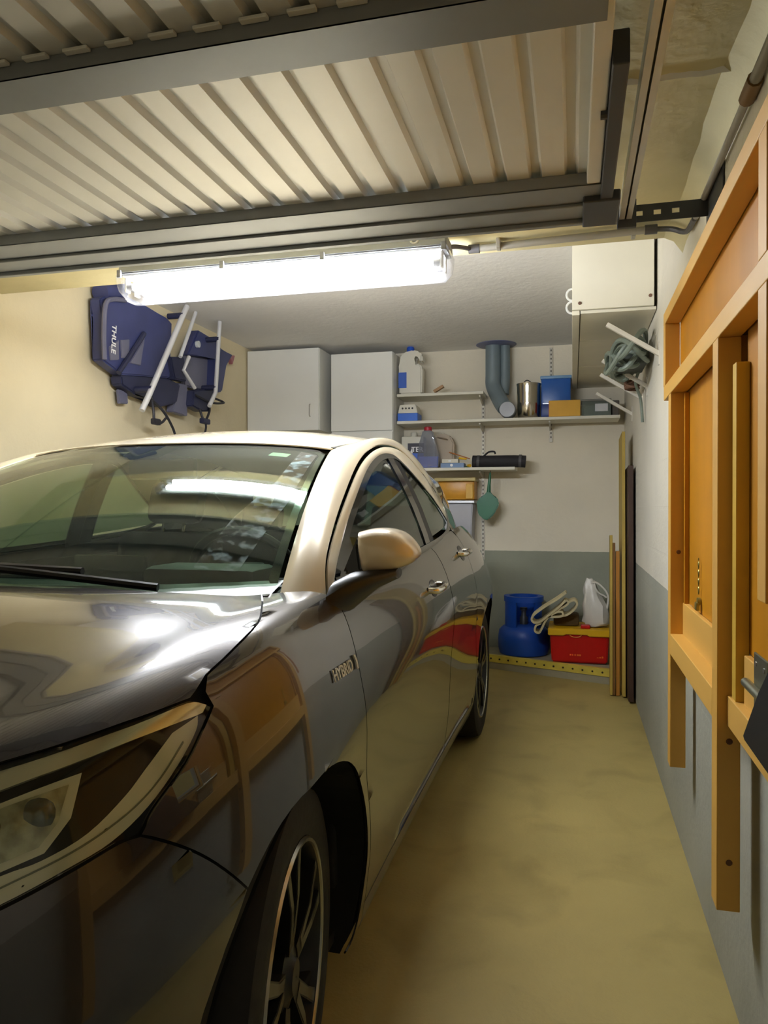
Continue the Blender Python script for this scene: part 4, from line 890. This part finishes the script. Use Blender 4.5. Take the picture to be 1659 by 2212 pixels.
# ---------------------------------------------------------------- car: headlights
mHousing = M('lamp_black', (14, 14, 15), .3)
mDRL = M('light_guide_cream', (226, 222, 196), .25, coat=.6)
mLens = glass_mat('headlight_lens', (248, 250, 246), .02)
mBar = M('light_bar', (228, 224, 206), .14, .7, var=.04)
mRefl = M('lamp_reflector', (170, 170, 146), .3, .5, var=.45, scale=45)
hl = HLT + dense(HLF[::-1]) + dense(HLB[::-1])
for sg in (1, -1):
    def hp(name, poly, mat, off, par, th=.004, gp=0):
        uv, F = grid_poly(poly, .02, .04); return mesh_obj(name, [surf_mesh(uv, F, bodyf, th, off, gp, sg)], mat, par)
    h = hp('headlight', hl, mHousing, -.034, car)
    hp('lamp_lens', hl, mLens, -.0015, h, .0025, .002)
    hp('upper_light_bar', dense([(.664, 3.825), (.634, 3.90), (.540, 3.965), (.450, 4.07), (.386, 4.195), (.295, 4.42)]) + dense([(.285, 4.18), (.374, 4.05), (.444, 3.96), (.533, 3.885), (.625, 3.815), (.650, 3.80)]), mBar, -.006, h)
    cb = hp('c_light_guide', dense([(.645, 3.80), (.630, 3.735), (.577, 3.642), (.513, 3.568), (.453, 3.540), (.394, 3.558), (.324, 3.588), (.25, 3.645)]) + dense([(.26, 3.74), (.334, 3.685), (.374, 3.645), (.429, 3.63), (.488, 3.67), (.528, 3.72), (.590, 3.80)]), mDRL, -.012, h)
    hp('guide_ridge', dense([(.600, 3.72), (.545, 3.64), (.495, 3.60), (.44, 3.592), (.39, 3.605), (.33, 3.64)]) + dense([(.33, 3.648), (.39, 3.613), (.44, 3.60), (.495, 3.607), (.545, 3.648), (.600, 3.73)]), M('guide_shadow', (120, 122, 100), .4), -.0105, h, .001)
    hp('projector_frame', [(.453, 3.89), (.364, 3.99), (.29, 4.08), (.28, 3.78), (.334, 3.70), (.379, 3.665), (.418, 3.73)], mDRL, -.012, h)
    pj = hp('projector', [(.432, 3.872), (.364, 3.955), (.30, 4.03), (.292, 3.81), (.336, 3.732), (.375, 3.70), (.402, 3.745)], mRefl, -.0095, h)
    for s_, v_ in ((.385, 3.80), (.335, 3.87)):
        p = body(s_, v_)[0]; c_ = world(p, sg); nn = np.array([sg * .8, -.6, .25])
        bm = nb(); lathe(bm, [(.003, .004), (.016, .001), (.022, -.006), (.022, -.012)], Vector(c_) - Vector(nn) * .010, 16, 'z', mtx=Vector((0, 0, 1)).rotation_difference(Vector(nn)).to_matrix()); obj('projector_lens', bm, M('lens_dark', (90, 92, 84), .08, .3, coat=1), h, True)

# ---------------------------------------------------------------- car: cabin surfaces
_zc = pch([1.85, 1.9, 2.2, 2.5, 2.8, 3.1, 3.5, 3.9, 4.15], [1.40, 1.417, 1.478, 1.517, 1.535, 1.53, 1.485, 1.405, 1.34])
_dr = pch([1.85, 2.0, 2.3, 2.6, 3.0, 3.5, 4.15], [.035, .045, .055, .055, .055, .06, .05])
DW = .56
_dw = pch([1.85, 2.0, 2.4, 2.8, 3.2, 3.6, 4.15], [.56, .565, .57, .565, .55, .53, .50])
def roof(s, a):      # a in 0..1 from centre to ditch
    s = np.atleast_1d(np.asarray(s, float)); a = np.atleast_1d(np.asarray(a, float))
    return np.stack([s, a * _dw(s), _zc(s) - _dr(s) * np.abs(a) ** 2.2], -1)
def top_s(a): return 1.895 + .085 * a ** 2
def wind(a, b):      # windscreen: a 0..1 centre->edge, b 0..1 base->top
    a = np.atleast_1d(np.asarray(a, float)); b = np.atleast_1d(np.asarray(b, float))
    B = np.stack([1.02 + .19 * a ** 2, .705 * a, 1.008 + .012 * a * a - .0 * a], -1)
    T = roof(top_s(a), a); T[..., 2] -= .004
    P = B * (1 - b)[:, None] + T * b[:, None]
    k = (4 * b * (1 - b)) * .030; P[..., 0] -= k * .45; P[..., 2] += k * .9
    return P
rp = [(top_s(a), a) for a in np.linspace(0, 1, 9)] + [(s, 1) for s in np.linspace(2.1, 4.1, 21)] + [(4.13, .5), (4.15, 0)]
panel('roof', rp, mCreamP, 'join', roof, .06, .125, .004, 0, .0)
wp = [(0, .0), (.3, 0), (.6, 0), (.85, 0), (.985, .0), (.985, .3), (.985, .6), (.985, .93), (.94, .975), (.88, .985), (.5, .985), (0, .985)]
ws = panel('windscreen', wp, mGlass, 'join', wind, .05, .05, .004, -.001, 0)
# dark ceramic border
for poly in ([(0, .968), (.5, .968), (.86, .968), (.93, .955), (.955, .92), (.985, .93), (.94, .975), (.88, .985), (.5, .985), (0, .985)], [(.955, .92), (.955, .05), (.985, .0), (.985, .93)]):
    panel('ceramic_border', poly, mGlossB, 'join', wind, .05, .05, .001, -.0055, 0, ws)
panel('sensor_patch', [(0, .82), (.12, .84), (.14, .968), (0, .968)], mGlossB, 'join', wind, .05, .05, .001, -.0055, 0, ws)
panel('sticker', [(.70, .885), (.80, .875), (.81, .915), (.71, .925)], M('pale_sticker', (206, 220, 206), .6), 'one', wind, .05, .05, .0008, -.0056, 0, ws)
panel('smudge', [(.72, .10), (.86, .08), (.93, .45), (.95, .90), (.86, .93), (.84, .6), (.76, .35)], glass_mat('smeared_dirt', (255, 255, 255), 0.0, .32, (190, 215, 215), (.50, .68, 0), 26), 'one', wind, .05, .05, .0006, .0012, 0, ws)
def strip(name, A, B, mat, fa, fb, bulge=0., thick=.004, n=60, m=7, parent=car, both=True, off=0.):
    """loft between two polylines of (p,q) on surfaces fa and fb"""
    def res(P):
        P = np.array(P, float); d_ = np.r_[0, np.cumsum(np.linalg.norm(np.diff(P, axis=0), axis=1))]; q = np.linspace(0, d_[-1], n); return np.stack([np.interp(q, d_, P[:, k]) for k in range(P.shape[1])], -1)
    a = np.array(A, float); b = np.array(B, float)
    pa = res(fa(a[:, 0], a[:, 1])); pb = res(fb(b[:, 0], b[:, 1]))
    for _ in range(2):
        pa[1:-1] = .25 * pa[:-2] + .5 * pa[1:-1] + .25 * pa[2:]; pb[1:-1] = .25 * pb[:-2] + .5 * pb[1:-1] + .25 * pb[2:]
    out = []
    rows = []
    mid = (pa + pb) / 2; tt = np.gradient(mid, axis=0); nn = np.cross(tt, pb - pa); nn /= np.linalg.norm(nn, axis=1, keepdims=True) + 1e-9
    ref = mid - np.array([0, 0, .9]); ref[:, 0] *= 0
    sgn = np.sign((nn * ref).sum(1, keepdims=True)); nn = nn * sgn
    for k in range(m + 1):
        f = k / m; rows.append(pa * (1 - f) + pb * f + nn * (4 * f * (1 - f) * bulge + off))
    G_ = np.stack(rows, 1).reshape(-1, 3); N_ = np.repeat(nn, m + 1, axis=0)
    Fs = [[i*(m+1)+j, i*(m+1)+j+1, (i+1)*(m+1)+j+1, (i+1)*(m+1)+j] for i in range(n-1) for j in range(m)]
    nv = len(G_); V = np.concatenate([G_, G_ - N_ * thick]); FF = Fs + [[i + nv for i in q][::-1] for q in Fs]
    bd = [(i*(m+1), (i+1)*(m+1)) for i in range(n-1)] + [((i+1)*(m+1)+m, i*(m+1)+m) for i in range(n-1)]
    V = np.concatenate([V, V]); FF += [[x + 2*nv, y + 2*nv, y + 3*nv, x + 3*nv] for x, y in bd]
    res_ = []
    for sg in ((1, -1) if both else (1,)):
        o_ = mesh_obj(name, [(world(V, sg), FF)], mat, parent); bm_ = bmesh.new(); bm_.from_mesh(o_.data); bmesh.ops.recalc_face_normals(bm_, faces=bm_.faces[:]); bm_.to_mesh(o_.data); bm_.free(); res_.append(o_)
    return res_
GAP = dense([(1.225, .985), (1.262, 1.035), (1.336, 1.099), (1.576, 1.209), (1.921, 1.334), (2.227, 1.412), (2.512, 1.452), (2.763, 1.448), (2.95, 1.372), (3.20, 1.222)], 5)
GIN = dense([(1.33, 1.040), (1.47, 1.115), (1.676, 1.205), (2.02, 1.325), (2.30, 1.392), (2.50, 1.412), (2.60, 1.402), (2.735, 1.345), (2.985, 1.225), (3.14, 1.145)], 5)
# A-pillar and roof rail in one piece
Pw = wind(np.ones(15), np.linspace(-.07, 1, 15)); Pr = roof(np.linspace(2.03, 3.45, 24), np.ones(24))
allI = np.concatenate([Pw, Pr]); idx = np.arange(len(allI), dtype=float)
def fI(a, b): return np.stack([np.interp(a, idx, allI[:, k]) for k in range(3)], -1)
strip('roof_rail', [(g[0], g[1]) for g in GAP], [(i, 0) for i in idx], mCreamP, side, fI, .020, n=90)
strip('roof_ditch', [(s, .988) for s in np.linspace(2.0, 3.9, 20)], [(s, 1.012) for s in np.linspace(2.0, 3.9, 20)], mTrim, roof, roof, 0, .006, n=40, m=2, off=.0015)
GAPI = [(a + .006, b - .012) for a, b in GAP]
strip('door_frame', GAPI, GIN, mCreamP, side, side, .003, n=90)
strip('window_seal', [(a, b) for a, b in GIN], [(a + .012, b - .018) for a, b in GIN], mGlossB, side, side, .0, n=90, m=2, off=.001)
GT = [(a + .012, b - .018) for a, b in GIN]
fg = [p for p in GT if p[0] < 2.44] + [(2.435, 1.385), (2.45, 1.055), (2.0, 1.032), (1.60, 1.02), (1.36, 1.025)]
wf = panel('front_window', fg, mGlassS, 'each', side, .08, .06, .004, -.006, 0)
rg = [(2.60, 1.085), (2.595, 1.375)] + [p for p in GT if p[0] > 2.61 and p[0] < 3.13] + [(3.125, 1.13), (3.04, 1.118)]
panel('rear_window', rg, mGlassS, 'each', side, .08, .06, .004, -.006, 0)
panel('b_pillar_trim', [(2.44, 1.03), (2.425, 1.39), (2.47, 1.398), (2.52, 1.398), (2.525, 1.04)], mGlossB, 'each', side, .1, .1, .004, -.001, 0)
panel('b_pillar_trim', [(2.527, 1.04), (2.523, 1.398), (2.60, 1.385), (2.612, 1.05)], mTrim, 'each', side, .1, .1, .004, -.002, 0)
panel('quarter_sail', [(1.30, 1.015), (1.32, 1.04), (1.55, 1.142), (1.53, 1.02)], mGlossB, 'each', side, .1, .1, .004, -.001, 0)
BELT = dense([(1.28, 1.0), (1.7, 1.018), (2.2, 1.036), (2.7, 1.062), (2.95, 1.082), (3.08, 1.108), (3.155, 1.15), (3.17, 1.19)], 5)
strip('belt_moulding', [(a, b - .012) for a, b in BELT], [(a, b + .014) for a, b in BELT], M('belt_grey', (120, 118, 108), .3, .6), side, side, .004, n=60, m=4, off=.005)
# C-pillar / rear quarter upper
cp = [(a + .012, b - .0) for a, b in GAP if a > 2.93] + [(3.6, 1.30), (3.95, 1.27), (4.10, 1.10), (4.05, 1.03), (3.6, 1.085), (3.2, 1.085), (3.165, 1.12), (3.18, 1.16)]
panel('c_pillar', cp, mPaint, 'each', side, .08, .05, .004, 0, .001)
strip('rear_rail', [(s, z_) for s, z_ in ((3.20, 1.225), (3.6, 1.30), (3.95, 1.27))], [(s, 1.0) for s in (3.40, 3.7, 4.1)], mPaint, side, roof, .02, n=24)
def rearw(a, b):
    a = np.atleast_1d(np.asarray(a, float)); b = np.atleast_1d(np.asarray(b, float))
    B = np.stack([4.12 - .06 * a * a, .60 * a, 1.05 + 0 * a], -1); T = roof(4.12 - .02 * a, a)
    return B * (1 - b)[:, None] + T * b[:, None]
panel('rear_screen', [(0, 0), (1, 0), (1, 1), (0, 1)], mGlassS, 'join', rearw, .2, .2, .004, 0, 0)
# cowl and wipers
cow = [np.concatenate([body(np.full(1, 1.02 + .10 * (abs(a)) ** 2), np.full(1, 6.0))[0:1] * 0 + np.array([[1.0 + .10 * a * a, .70 * a, .995]]), wind(np.array([abs(a)]), np.array([.06])) * np.array([1, 1 if a >= 0 else -1, 1]) - np.array([0, 0, .012])]) for a in np.linspace(-1, 1, 21)]
V = np.concatenate(cow); Fq = [[2*i, 2*i+1, 2*i+3, 2*i+2] for i in range(20)]; V2 = np.concatenate([V, V - np.array([0, 0, .01])]); nV = len(V)
mesh_obj('cowl_panel', [(world(V2), Fq + [[i + nV for i in q][::-1] for q in Fq])], mTrim)
def wpt(a, b, lift): P = wind(np.array([abs(a)]), np.array([b]))[0]; return Vector(world(P * np.array([1, 1 if a >= 0 else -1, 1]))) + Vector((0, -.5, .85)) * lift
def wiper(pts, r, tilt):
    bm = nb(); tube(bm, curve_pts([wpt(*p) for p in pts], 6), r, 8); return obj('wiper_arm', bm, mTrim, car, True)
w1 = wiper([(-.30, .025, .02), (-.1, .07, .035), (.15, .06, .03), (.45, .035, .02), (.66, .01, .012)], .009, 0)
bm = nb(); tube(bm, [wpt(-.25, .09, .018), wpt(.1, .085, .016), wpt(.40, .075, .014)], [.012, .013, .009], 8); obj('wiper_blade', bm, mTrim, w1, True)
w2 = wiper([(-.95, .02, .02), (-.75, .05, .03), (-.5, .07, .03), (-.28, .09, .02)], .010, 0)
# ---------------------------------------------------------------- mirrors, handles, badge
def wp3(s, w, z, sg=1): return Vector((CX + sg * w, CY0 + s, z))
OUT = [(-.068, .052), (-.03, .060), (.012, .056), (.045, .035), (.066, .004), (.058, -.018), (.03, -.034), (-.02, -.046), (-.052, -.048), (-.062, -.02), (-.068, .02)]
for sg in (1, -1):
    c_ = wp3(1.385, .905, 1.092, sg)
    def ringat(bm, dy, k, dx=0, dz=0): return [bm.verts.new(c_ + Vector((sg * (a * k + dx), dy, b * k + dz))) for a, b in [(q[0], q[1]) for q in dense(OUT + [OUT[0]], 3)[:-1]]]
    bm = nb(); R_ = [ringat(bm, dy, k, dx) for dy, k, dx in ((.085, .96, 0), (.05, 1.0, 0), (.01, 1.0, 0), (-.02, .95, -.002), (-.042, .82, -.006), (-.055, .6, -.010), (-.061, .3, -.012))]
    n_ = len(R_[0])
    for A_, B_ in zip(R_, R_[1:]):
        for k in range(n_): bm.faces.new((A_[k], A_[(k+1) % n_], B_[(k+1) % n_], B_[k]))
    bm.faces.new(R_[0]); bm.faces.new(R_[-1])
    mr = obj('door_mirror', bm, mCreamP, car, True)
    bm = nb(); R2 = [ringat(bm, .087, .88), ringat(bm, .089, .86)]
    for k in range(n_): bm.faces.new((R2[0][k], R2[0][(k+1) % n_], R2[1][(k+1) % n_], R2[1][k]))
    bm.faces.new(R2[0]); bm.faces.new(R2[1]); obj('mirror_glass', bm, mChrome, mr)
    bm = nb(); prism_y(bm, [(c_.x - sg * .105, c_.z - .05), (c_.x - sg * .066, c_.z + .044), (c_.x - sg * .054, c_.z - .044)], c_.y - .035, c_.y + .06); bmesh.ops.bevel(bm, geom=bm.edges[:], offset=.008, segments=2, affect='EDGES'); obj('mirror_inner', bm, mGlossB, mr, True)
    bm = nb(); pts = [(1.27, .812, .985), (1.30, .845, 1.012), (1.345, .89, 1.035), (1.39, .93, 1.045)]
    rings = []
    for (s_, w_, z_), (hy, hz) in zip(pts, ((.075, .05), (.07, .042), (.055, .022), (.035, .012))):
        rings.append([bm.verts.new(wp3(s_ + hy * math.cos(a), w_, z_ + hz * math.sin(a), sg)) for a in np.linspace(0, 2*math.pi, 15)[:-1]])
    for A_, B_ in zip(rings, rings[1:]):
        for k in range(14): bm.faces.new((A_[k], A_[(k+1) % 14], B_[(k+1) % 14], B_[k]))
    bm.faces.new(rings[0]); bm.faces.new(rings[-1]); obj('mirror_base', bm, mTrim, mr, True)
    for di, (dr, s_, z_) in enumerate(((fd[0 if sg > 0 else 1], 2.18, .925), (rd[0 if sg > 0 else 1], 2.95, 1.0))):
        P0 = body(np.array([s_ - .085, s_, s_ + .085]), np.array([v_of_z(q, z_) for q in (s_ - .085, s_, s_ + .085)]))
        pts = [Vector(world(P0[0] + [0, -.002, 0], sg)), Vector(world(P0[0] + [.015, .028, 0], sg)), Vector(world(P0[1] + [0, .036, .004], sg)), Vector(world(P0[2] + [-.015, .028, .006], sg)), Vector(world(P0[2] + [0, -.002, .006], sg))]
        bm = nb(); tube(bm, curve_pts(pts, 5), .011, 10); obj('door_handle', bm, mChrome, dr, True)
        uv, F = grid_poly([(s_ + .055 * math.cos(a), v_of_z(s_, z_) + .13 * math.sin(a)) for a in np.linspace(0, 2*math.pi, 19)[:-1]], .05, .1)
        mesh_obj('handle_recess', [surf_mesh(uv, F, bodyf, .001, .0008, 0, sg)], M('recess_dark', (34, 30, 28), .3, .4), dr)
p0 = body(1.052, v_of_z(1.052, .868))[0]; p1 = body(1.205, v_of_z(1.205, .868))[0]; pu = body(1.13, v_of_z(1.13, .89))[0]; pm = body(1.13, v_of_z(1.13, .868))[0]
ex = Vector(world(p1)) - Vector(world(p0)); ey = Vector(world(pu)) - Vector(world(pm))
fm = frame_mtx(Vector(world(pm)) + Vector((.002, 0, 0)), ex, ey)
sf = [o for o in car.children if o.name.startswith('front_fender')][0]
bd = text_obj('badge_lettering', 'HYBRID', .034, fm @ Matrix.Translation((-.012, 0, .0006)) @ Matrix.Scale(1.0, 4), mBadge, sf, .001)
bm = nb(); prism(bm, [(.066, -.013), (.076, -.013), (.078, .006), (.072, .018), (.062, .018), (.068, .006)], lambda a, b: fm @ Vector((a, b, 0)), lambda a, b: fm @ Vector((a, b, .003))); obj('badge_bar', bm, mBadge, sf)

# ---------------------------------------------------------------- wheels
mTyre = M('tyre_rubber', (22, 22, 22), .75, var=.1, bump=.1)
mRimD = M('rim_dark', (44, 44, 46), .35, .6)
mRimF = M('rim_machined', (186, 186, 180), .25, .85)
def wheel(s, sg):
    c_ = wp3(s, .842 if s < 2 else .868, .338, sg); ax = lambda r, h: (r, h)
    w = None
    def la(name, prof, mat, par, n=40):
        bm = nb(); lathe(bm, [(r, sg * h) for r, h in prof], c_, n, 'x', False); return obj(name, bm, mat, par, True)
    e = bpy.data.objects.new('wheel', None); e.location = c_ - wloc(car); link(e, car)
    if s < 2: e.rotation_euler[2] = math.radians(8)
    la('tyre', [(.236, -.20), (.30, -.212), (.325, -.205), (.337, -.18), (.338, -.10), (.337, -.03), (.325, -.004), (.30, .004), (.262, .003), (.240, -.004), (.236, -.02), (.236, -.20)], mTyre, e, 48)
    la('rim', [(.238, -.004), (.232, .001), (.224, -.006), (.216, -.03), (.205, -.07), (.20, -.16), (.236, -.19)], mRimD, e, 48)
    la('rim_lip', [(.239, -.003), (.235, .002), (.229, .001), (.227, -.004)], mRimF, e, 48)
    la('hub', [(.002, -.004), (.03, -.004), (.034, -.010), (.06, -.018), (.062, -.06)], mRimD, e, 24)
    la('brake_disc', [(.05, -.10), (.15, -.10), (.15, -.12), (.05, -.12)], M('brake_steel', (110, 104, 98), .4, .8), e, 32)
    for k in range(5):
        a = 2 * math.pi * k / 5 + .35
        for dlt in (-.20, .20):
            a1 = a + dlt * .55; a2 = a + dlt
            def pt(r, an, h): return c_ + Vector((sg * h, r * math.cos(an), r * math.sin(an)))
            bm = nb(); q = []
            for r, an, hw, h in ((.05, a1, .013, -.012), (.14, (a1 + a2) / 2, .011, -.004), (.226, a2, .014, -.006)):
                t_ = Vector((0, -math.sin(an), math.cos(an))) * hw
                q.append([bm.verts.new(pt(r, an, h) + t_), bm.verts.new(pt(r, an, h) - t_), bm.verts.new(pt(r, an, h - .03) - t_), bm.verts.new(pt(r, an, h - .03) + t_)])
            for A_, B_ in zip(q, q[1:]):
                for j in range(4): bm.faces.new((A_[j], A_[(j+1) % 4], B_[(j+1) % 4], B_[j]))
            bm.faces.new(q[0]); bm.faces.new(q[-1]); sp = obj('spoke', bm, mRimD, e)
            bm = nb()
            F_ = [[bm.verts.new(pt(r, an, h + .0012) + Vector((0, -math.sin(an), math.cos(an))) * x) for x in (-hw, hw)] for r, an, hw, h in ((.07, a1, .010, -.010), (.14, (a1 + a2) / 2, .008, -.004), (.224, a2, .011, -.006))]
            for A_, B_ in zip(F_, F_[1:]): bm.faces.new((A_[0], A_[1], B_[1], B_[0]))
            bmesh.ops.solidify(bm, geom=bm.faces[:], thickness=.002); obj('spoke_face', bm, mRimF, sp)
for s in (C1[0] + .01, C2[0] - .01):
    for sg in (1, -1): wheel(s, sg)
# ---------------------------------------------------------------- interior
mInt = M('interior_black', (20, 20, 22), .75, var=.15)
mSeat = M('seat_fabric', (38, 40, 46), .8, var=.15, bump=.1)
mLiner = M('headliner', (120, 118, 108), .8)
def cbox(name, s0, s1, w0, w1, z0, z1, mat, bev=.02, parent=car):
    bm = nb(); box(bm, CX + w0, CX + w1, CY0 + s0, CY0 + s1, z0, z1, bev); return obj(name, bm, mat, parent, True)
cbox('underbody', .3, 4.2, -.80, .80, .20, .23, mShell, .005)
cbox('cabin_floor', 1.2, 4.2, -.72, .72, .26, .30, mInt, .01)
db = nb(); prism_x(db, [(CY0 + 1.10, .985), (CY0 + 1.35, 1.0), (CY0 + 1.60, .985), (CY0 + 1.68, .93), (CY0 + 1.60, .72), (CY0 + 1.25, .6), (CY0 + 1.1, .7)], CX - .70, CX + .70); bmesh.ops.bevel(db, geom=db.edges[:], offset=.02, segments=2, affect='EDGES'); obj('dashboard', db, mInt, car, True)
cbox('instrument_hood', 1.48, 1.66, .18, .52, .98, 1.04, mInt, .025)
cbox('centre_screen', 1.60, 1.62, -.12, .12, .93, 1.06, mGlossB, .006)
for w in (.37, -.37):
    st_ = bpy.data.objects.new('seat', None); st_.location = wp3(2.2, w, .30) - wloc(car); link(st_, car)
    cbox('cushion', 1.95, 2.45, w - .25, w + .25, .32, .56, mSeat, .05, st_)
    bm = nb(); box(bm, -.24, .24, -.06, .06, 0, .60, .05, Matrix.Translation(wp3(2.42, w, .52)) @ Matrix.Rotation(-.30, 4, 'X')); obj('seat_back', bm, mSeat, st_, True)
    bm = nb(); box(bm, -.13, .13, -.045, .045, .64, .83, .04, Matrix.Translation(wp3(2.42, w, .52)) @ Matrix.Rotation(-.30, 4, 'X')); obj('headrest', bm, mSeat, st_, True)
    for dx in (-.05, .05):
        bm = nb(); M_ = Matrix.Translation(wp3(2.42, w, .52)) @ Matrix.Rotation(-.30, 4, 'X'); tube(bm, [M_ @ Vector((dx, 0, .58)), M_ @ Vector((dx, 0, .66))], .007, 8); obj('headrest_post', bm, mChrome, st_, True)
cbox('rear_bench', 2.95, 3.4, -.62, .62, .32, .62, mSeat, .05)
bm = nb(); box(bm, -.62, .62, -.07, .07, 0, .55, .05, Matrix.Translation(wp3(3.38, 0, .55)) @ Matrix.Rotation(-.35, 4, 'X')); obj('rear_seat_back', bm, mSeat, car, True)
for w in (.38, -.38):
    bm = nb(); box(bm, -.12, .12, -.04, .04, .56, .70, .03, Matrix.Translation(wp3(3.38, w, .55)) @ Matrix.Rotation(-.35, 4, 'X')); obj('rear_headrest', bm, mSeat, car, True)
cbox('parcel_shelf', 3.55, 4.1, -.6, .6, .98, 1.0, mInt, .005)
bm = nb(); Ms = Matrix.Translation(wp3(1.78, .36, .97)) @ Matrix.Rotation(math.radians(-65), 4, 'X')
tube(bm, [Ms @ Vector((.18 * math.cos(a), .18 * math.sin(a), 0)) for a in np.linspace(0, 2*math.pi, 33)], .014, 8); sw_ = obj('steering_wheel', bm, mInt, car, True)
bm = nb(); box(bm, -.16, .16, -.02, .02, -.012, .004, .004, Ms); box(bm, -.07, .07, -.07, .06, -.015, .012, .01, Ms); obj('wheel_hub', bm, mInt, sw_, True)
bm = nb(); box(bm, -.125, .125, -.018, .018, -.035, .035, .015, Matrix.Translation(wp3(1.90, 0, 1.33))); rm = obj('rear_view_mirror', bm, mTrim, car, True)
panel('headliner', [(top_s(a) + .02, a * .98) for a in np.linspace(0, 1, 6)] + [(s, .98) for s in np.linspace(2.2, 4.0, 10)] + [(4.05, 0)], mLiner, 'join', roof, .1, .25, .004, -.02, 0)
for sg in (1, -1): cbox('door_card', 1.3, 3.1, sg * .80 - .02 if sg > 0 else -.80 - .0, sg * .80 + .0 if sg > 0 else -.78, .32, .99, mInt, .006)
